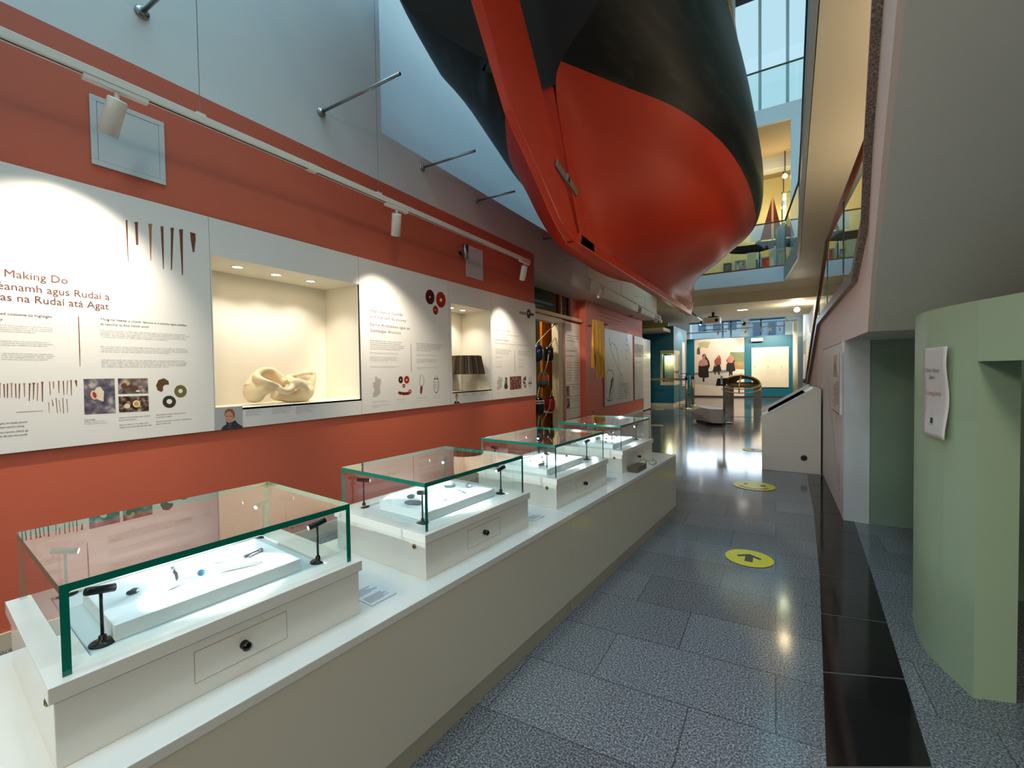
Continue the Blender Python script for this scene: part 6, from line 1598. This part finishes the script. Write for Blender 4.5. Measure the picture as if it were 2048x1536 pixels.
glassrun('glass stair balustrade with a brown wooden handrail on the right', [(.525 if y > 3.3 else stx(y)+.085, y) for y in sy], szt, lambda i: topz(sy[i])+.076)
gx = [(-3.5, 12.46), (-2.2, 12.46), (-1.0, 12.46), (.185, 12.44)]
glassrun('first floor gallery glass balustrade with a thin wooden rail', gx, lambda i: 4.72, lambda i: 3.68, rr=.018)
wx = [(.195, 12.40), (.372, 10.0), (.335, 8.0), (.285, 6.0), (.235, 4.0), (.19, 2.5), (.15, .8)]
glassrun('glass balustrade along the cream walkway edge with a dark rail', wx, lambda i: 4.72, lambda i: 3.645, rr=.02, rail=mat('rail_dark_brown', (58, 34, 26), .4))
glassrun('second floor glass balustrade under the tall glazing', [(-3.5, 12.46), (-2.3, 12.46), (-1.1, 12.46), (-.35, 12.46), (.42, 12.46), (1.3, 12.46)], lambda i: 8.40, lambda i: 7.465, rr=.022, rail=mat('rail_olive', (96, 90, 70), .4))
# newel with pale knot at the stair foot
r = thing('stair_newel', 'pale carved newel at the foot of the stair rail', 'newel', (.52, 10.85, 0))
MB().lathe([(.07, 0), (.07, .70), (.045, .74), (.06, .80), (.03, .9)], (.53, 10.85, 0), 16).build('post', CREAM, r, True)
MB().ell((.53, 10.85, .94), .06, .06, .06).build('cap', mat('newel_green', (120, 130, 90), .4), r, True)

# ================================================================== GALLERY EXHIBITS
def gp_(px, py, y): return U('y', y, px, py)
pics = [((1447, 527), (1463, 543), [(40, 60, 60), (70, 90, 80), (120, 130, 110)], 'dark green harbour picture'), ((1469.5, 521.5), (1491.5, 541), [(30, 40, 40), (150, 160, 150), (220, 220, 210)], 'grey framed picture of dark boats on white'), ((1498, 521), (1515, 537), [(90, 80, 50), (150, 140, 90), (190, 180, 120)], 'small olive picture'), ((1521, 515), (1544, 535), [(150, 30, 20), (210, 70, 40), (90, 80, 90)], 'grey framed bright red picture')]
YG = 15.94
for (a, c, cols, lb) in pics:
    A, B = gp_(a[0], a[1], YG), gp_(c[0], c[1], YG)
    r = thing('framed_picture', lb+' low on the yellow gallery wall', 'picture', ((A.x+B.x)/2, YG, B.z), 0, 'pictures along the gallery wall')
    f = .05
    b = MB(); x0, x1, z0, z1 = A.x, B.x, B.z, A.z
    b.box(x0, x1, YG, YG+.055, z0, z0+f); b.box(x0, x1, YG, YG+.055, z1-f, z1); b.box(x0, x0+f, YG, YG+.055, z0+f, z1-f); b.box(x1-f, x1, YG, YG+.055, z0+f, z1-f)
    b.build('frame', mat('frame_grey' if 'framed' in lb else 'frame_dark', (140, 140, 140) if 'framed' in lb else (60, 56, 50), .4), r, True)
    MB().box(x0+f, x1-f, YG+.02, YG+.03, z0+f, z1-f).build('print', photo_mat('photo_gallery_%d' % a[0], cols, 5, a[0] % 13), r, True)
def sailboat(label, px, py, y, hull_px, sail, sc, hm, sm):
    c = gp_(px, py, y); r = thing('model_boat', label, 'model boat', c)
    w_ = sc
    b = MB(); sec = []
    for k in range(9):
        t = -1+k/4; hb = .20*w_*math.sqrt(max(.02, 1-t*t)); x = c.x+t*w_
        sec.append(b.vs([(x, y-hb, c.z+.16*w_+.10*w_*t*t), (x, y-hb*.7, c.z-.08*w_), (x, y, c.z-.22*w_*(1-t*t*.6)), (x, y+hb*.7, c.z-.08*w_), (x, y+hb, c.z+.16*w_+.10*w_*t*t)]))
    for k in range(8):
        for j in range(4): b.face((sec[k]+j, sec[k]+j+1, sec[k+1]+j+1, sec[k+1]+j))
        b.face((sec[k]+4, sec[k], sec[k+1], sec[k+1]+4))
    b.build('hull', hm, r, True)
    if sail:
        MB().tube([(c.x, y, c.z+.1*w_), (c.x, y, c.z+sail*1.05)], .012, 6).build('mast', WOODO, r, True)
        b = MB(); b.prism([(c.x+.02, y-.003, c.z+.30*w_), (c.x+.62*w_, y-.003, c.z+.34*w_), (c.x+.02, y-.003, c.z+sail)], (0, .006, 0)); b.prism([(c.x-.02, y-.003, c.z+.30*w_), (c.x-.72*w_, y-.003, c.z+.36*w_), (c.x-.02, y-.003, c.z+sail*.97)], (0, .006, 0)); b.build('sail', sm, r, True)
    b = MB(); b.box(c.x-.2*w_, c.x+.2*w_, y-.12*w_, y+.12*w_, 3.641, c.z-.21*w_); b.build('stand', mat('stand_pale', (222, 212, 160), .5), r, True)
    return r
sailboat('model boat with a tall red triangular sail in the gallery', 1545, 487, 14.6, 0, 1.3, .42, mat('model_hull_teal', (10, 44, 56), .3), mat('sail_dark_red', (120, 34, 28), .7))
sailboat('dark model boat hull low behind the gallery glass, beside the big hull', 1503, 498, 14.2, 0, 0, .55, mat('model_hull_black', (16, 18, 22), .3), mat('sail_dark_red', (0, 0, 0)))
r = thing('gallery_screen', 'pale blue white display screen behind the gallery glass', 'screen', gp_(1530, 462, 15.2))
A, B = gp_(1500, 452, 15.2), gp_(1538, 478, 15.2); MB().box(A.x, B.x, 15.2, 15.24, B.z, A.z).build('panel', mat('screen_pale', (206, 216, 230), .4), r, True); MB().box(A.x+.2, A.x+.26, 15.25, 15.29, 3.641, A.z-.1).build('leg', STEEL, r, True); MB().box(B.x-.26, B.x-.2, 15.25, 15.29, 3.641, A.z-.1).build('leg', STEEL, r, True)
r = thing('gallery_cabinet', 'brown cabinet with dim shelves by the gallery column', 'cabinet', gp_(1566, 535, 13.6))
A, B = gp_(1552, 500, 13.6), gp_(1583, 560, 13.6); MB().box(A.x, B.x+.05, 13.6, 14.1, 3.641, A.z).build('body', mat('cabinet_brown', (96, 64, 36), .5), r, True)
MB().box(A.x+.05, B.x, 13.595, 13.6, A.z-.55, A.z-.08).build('front_panel', mat('cabinet_olive', (120, 110, 60), .3), r, True)
MB().box(A.x+.24, A.x+.36, 13.50, 13.51, A.z-.62, A.z-.42).build('label_card', BOARD, r, True)
r = thing('blue_exhibit', 'blue grey tall exhibit bundle behind the gallery glass', 'exhibit', gp_(1572, 470, 14.4))
b = MB()
for k in range(6):
    q = gp_(1558+k*4.2, 480, 14.4); b.tube([(q.x, 14.4+.03*(k % 2), q.z-.25), (q.x+.05*(k-2.5)*.3, 14.42, q.z+.28), (q.x+.02, 14.44, q.z+.50-.06*abs(k-2))], [.07, .06, .02], 8)
b.build('bundle', mat('bundle_blue_grey', (84, 110, 124), .6), r, True)
q = gp_(1569, 480, 14.4); MB().box(q.x-.25, q.x+.25, 14.25, 14.6, 3.641, q.z-.26).build('stand', mat('stand_blue', (130, 156, 168), .5), r, True)
A, B = gp_(1563, 385, 14.9), gp_(1600, 450, 14.9)
r = thing('glass_screen', 'tall glass screen with a dark frame in the gallery', 'screen', A)
b = MB(); f = .03
b.box(A.x, A.x+f, 14.9, 14.93, 3.641, A.z); b.box(A.x, B.x, 14.9, 14.93, A.z-f, A.z); b.build('frame', DARKST, r, True)
b = MB(); b.poly([(A.x+f, 14.915, 3.66), (B.x, 14.915, 3.66), (B.x, 14.915, A.z-f), (A.x+f, 14.915, A.z-f)]); b.build('pane', RGLASS, r, True)
for lb, (px, py), y in (('upper round gallery ceiling spotlight', (1570, 352), 14.2), ('lower gallery spotlight glowing beside the glass screen', (1567, 415), 15.4)):
    c = gp_(px, py, y); r = thing('gallery_spotlight', lb, 'spotlight', c, 0, 'gallery ceiling spotlights')
    MB().tube([(c.x, y, c.z+.04), (c.x, y, 6.749 if 14.4 < y < 14.75 else 7.079)], .012, 8).build('stem', DARKST, r, True)
    MB().ell(c, .06, .06, .06, 14, 8).build('globe', emis('gallery_glow', (255, 226, 170), 14), r, True)
    light('gallery_lamp', 'POINT', (c.x, y-.1, c.z-.1), 14, (1, .80, .46), size=.06)
light('gallery_wash_lamp', 'POINT', (-1.2, 14.0, 6.4), 30, (1, .80, .46), size=.1)
light('gallery_wash_lamp', 'POINT', (1.6, 14.6, 6.4), 22, (1, .80, .46), size=.1)
# buildings across the street, seen through the clerestory windows
OB = mat('street_render_blue_grey', (186, 204, 226), .8); OW = mat('street_render_pale', (226, 232, 240), .8); OD = mat('street_window_dark', (110, 134, 164), .4)
r = thing('street_building', 'pale building outside seen through the left clerestory window', 'building', (-3, 30, 0))
MB().box(-4.6, -1.6, 30, 34, 0, 12).build('wall', OW, r, True)
for k in range(3): MB().box(-4.2+k*.85, -3.75+k*.85, 29.96, 30.0, 3.6, 5.2).build('window', OD, r, True)
r = thing('street_building', 'blue grey building outside seen through the right clerestory window', 'building', (.5, 30, 0))
MB().box(-1.5, 2.4, 31, 34, 0, 4.6).build('wall', OB, r, True)
for k in range(4): MB().box(-1.2+k*.8, -.8+k*.8, 30.96, 31.0, 3.0, 4.0).build('window', OD, r, True)

# ================================================================== UNSEEN FILL LAMPS ADDED FOR THE HALL
# warm fill added behind and right of the camera to brighten counter and floor
for (x, y, z, e, tg) in ((-1.4, -1.7, 3.0, 85, (-1.2, .7, .4)), (-.3, -2.2, 2.9, 50, (-.4, 1.0, .3)), (1.5, -1.3, 2.7, 110, (-1.1, 1.3, .4))):
    light('lobby_fill', 'SPOT', (x, y, z), e, WARM, tg, .25, spot=95, blend=.9)
# fill lamps added behind the upstand, out of sight, to brighten the cream soffit
light('stair_fill', 'POINT', (1.5, 5.2, 2.3), 26, (1, .82, .55), size=.12)
light('stair_fill', 'POINT', (1.3, 3.1, 2.75), 14, (1, .82, .55), size=.12)
# spots without fittings, added under the gallery and low ceiling to lift the hall
for x, y, z, e in ((-1.0, 13.1, 3.27, 60), (-2.4, 16.2, 3.0, 60), (.1, 16.4, 3.0, 60), (-1.2, 17.6, 3.0, 50)):
    light('hall_fill', 'SPOT', (x, y, z), e, (1, .86, .68), (x, y, 0), .05, spot=120, blend=.8)
fit_text()
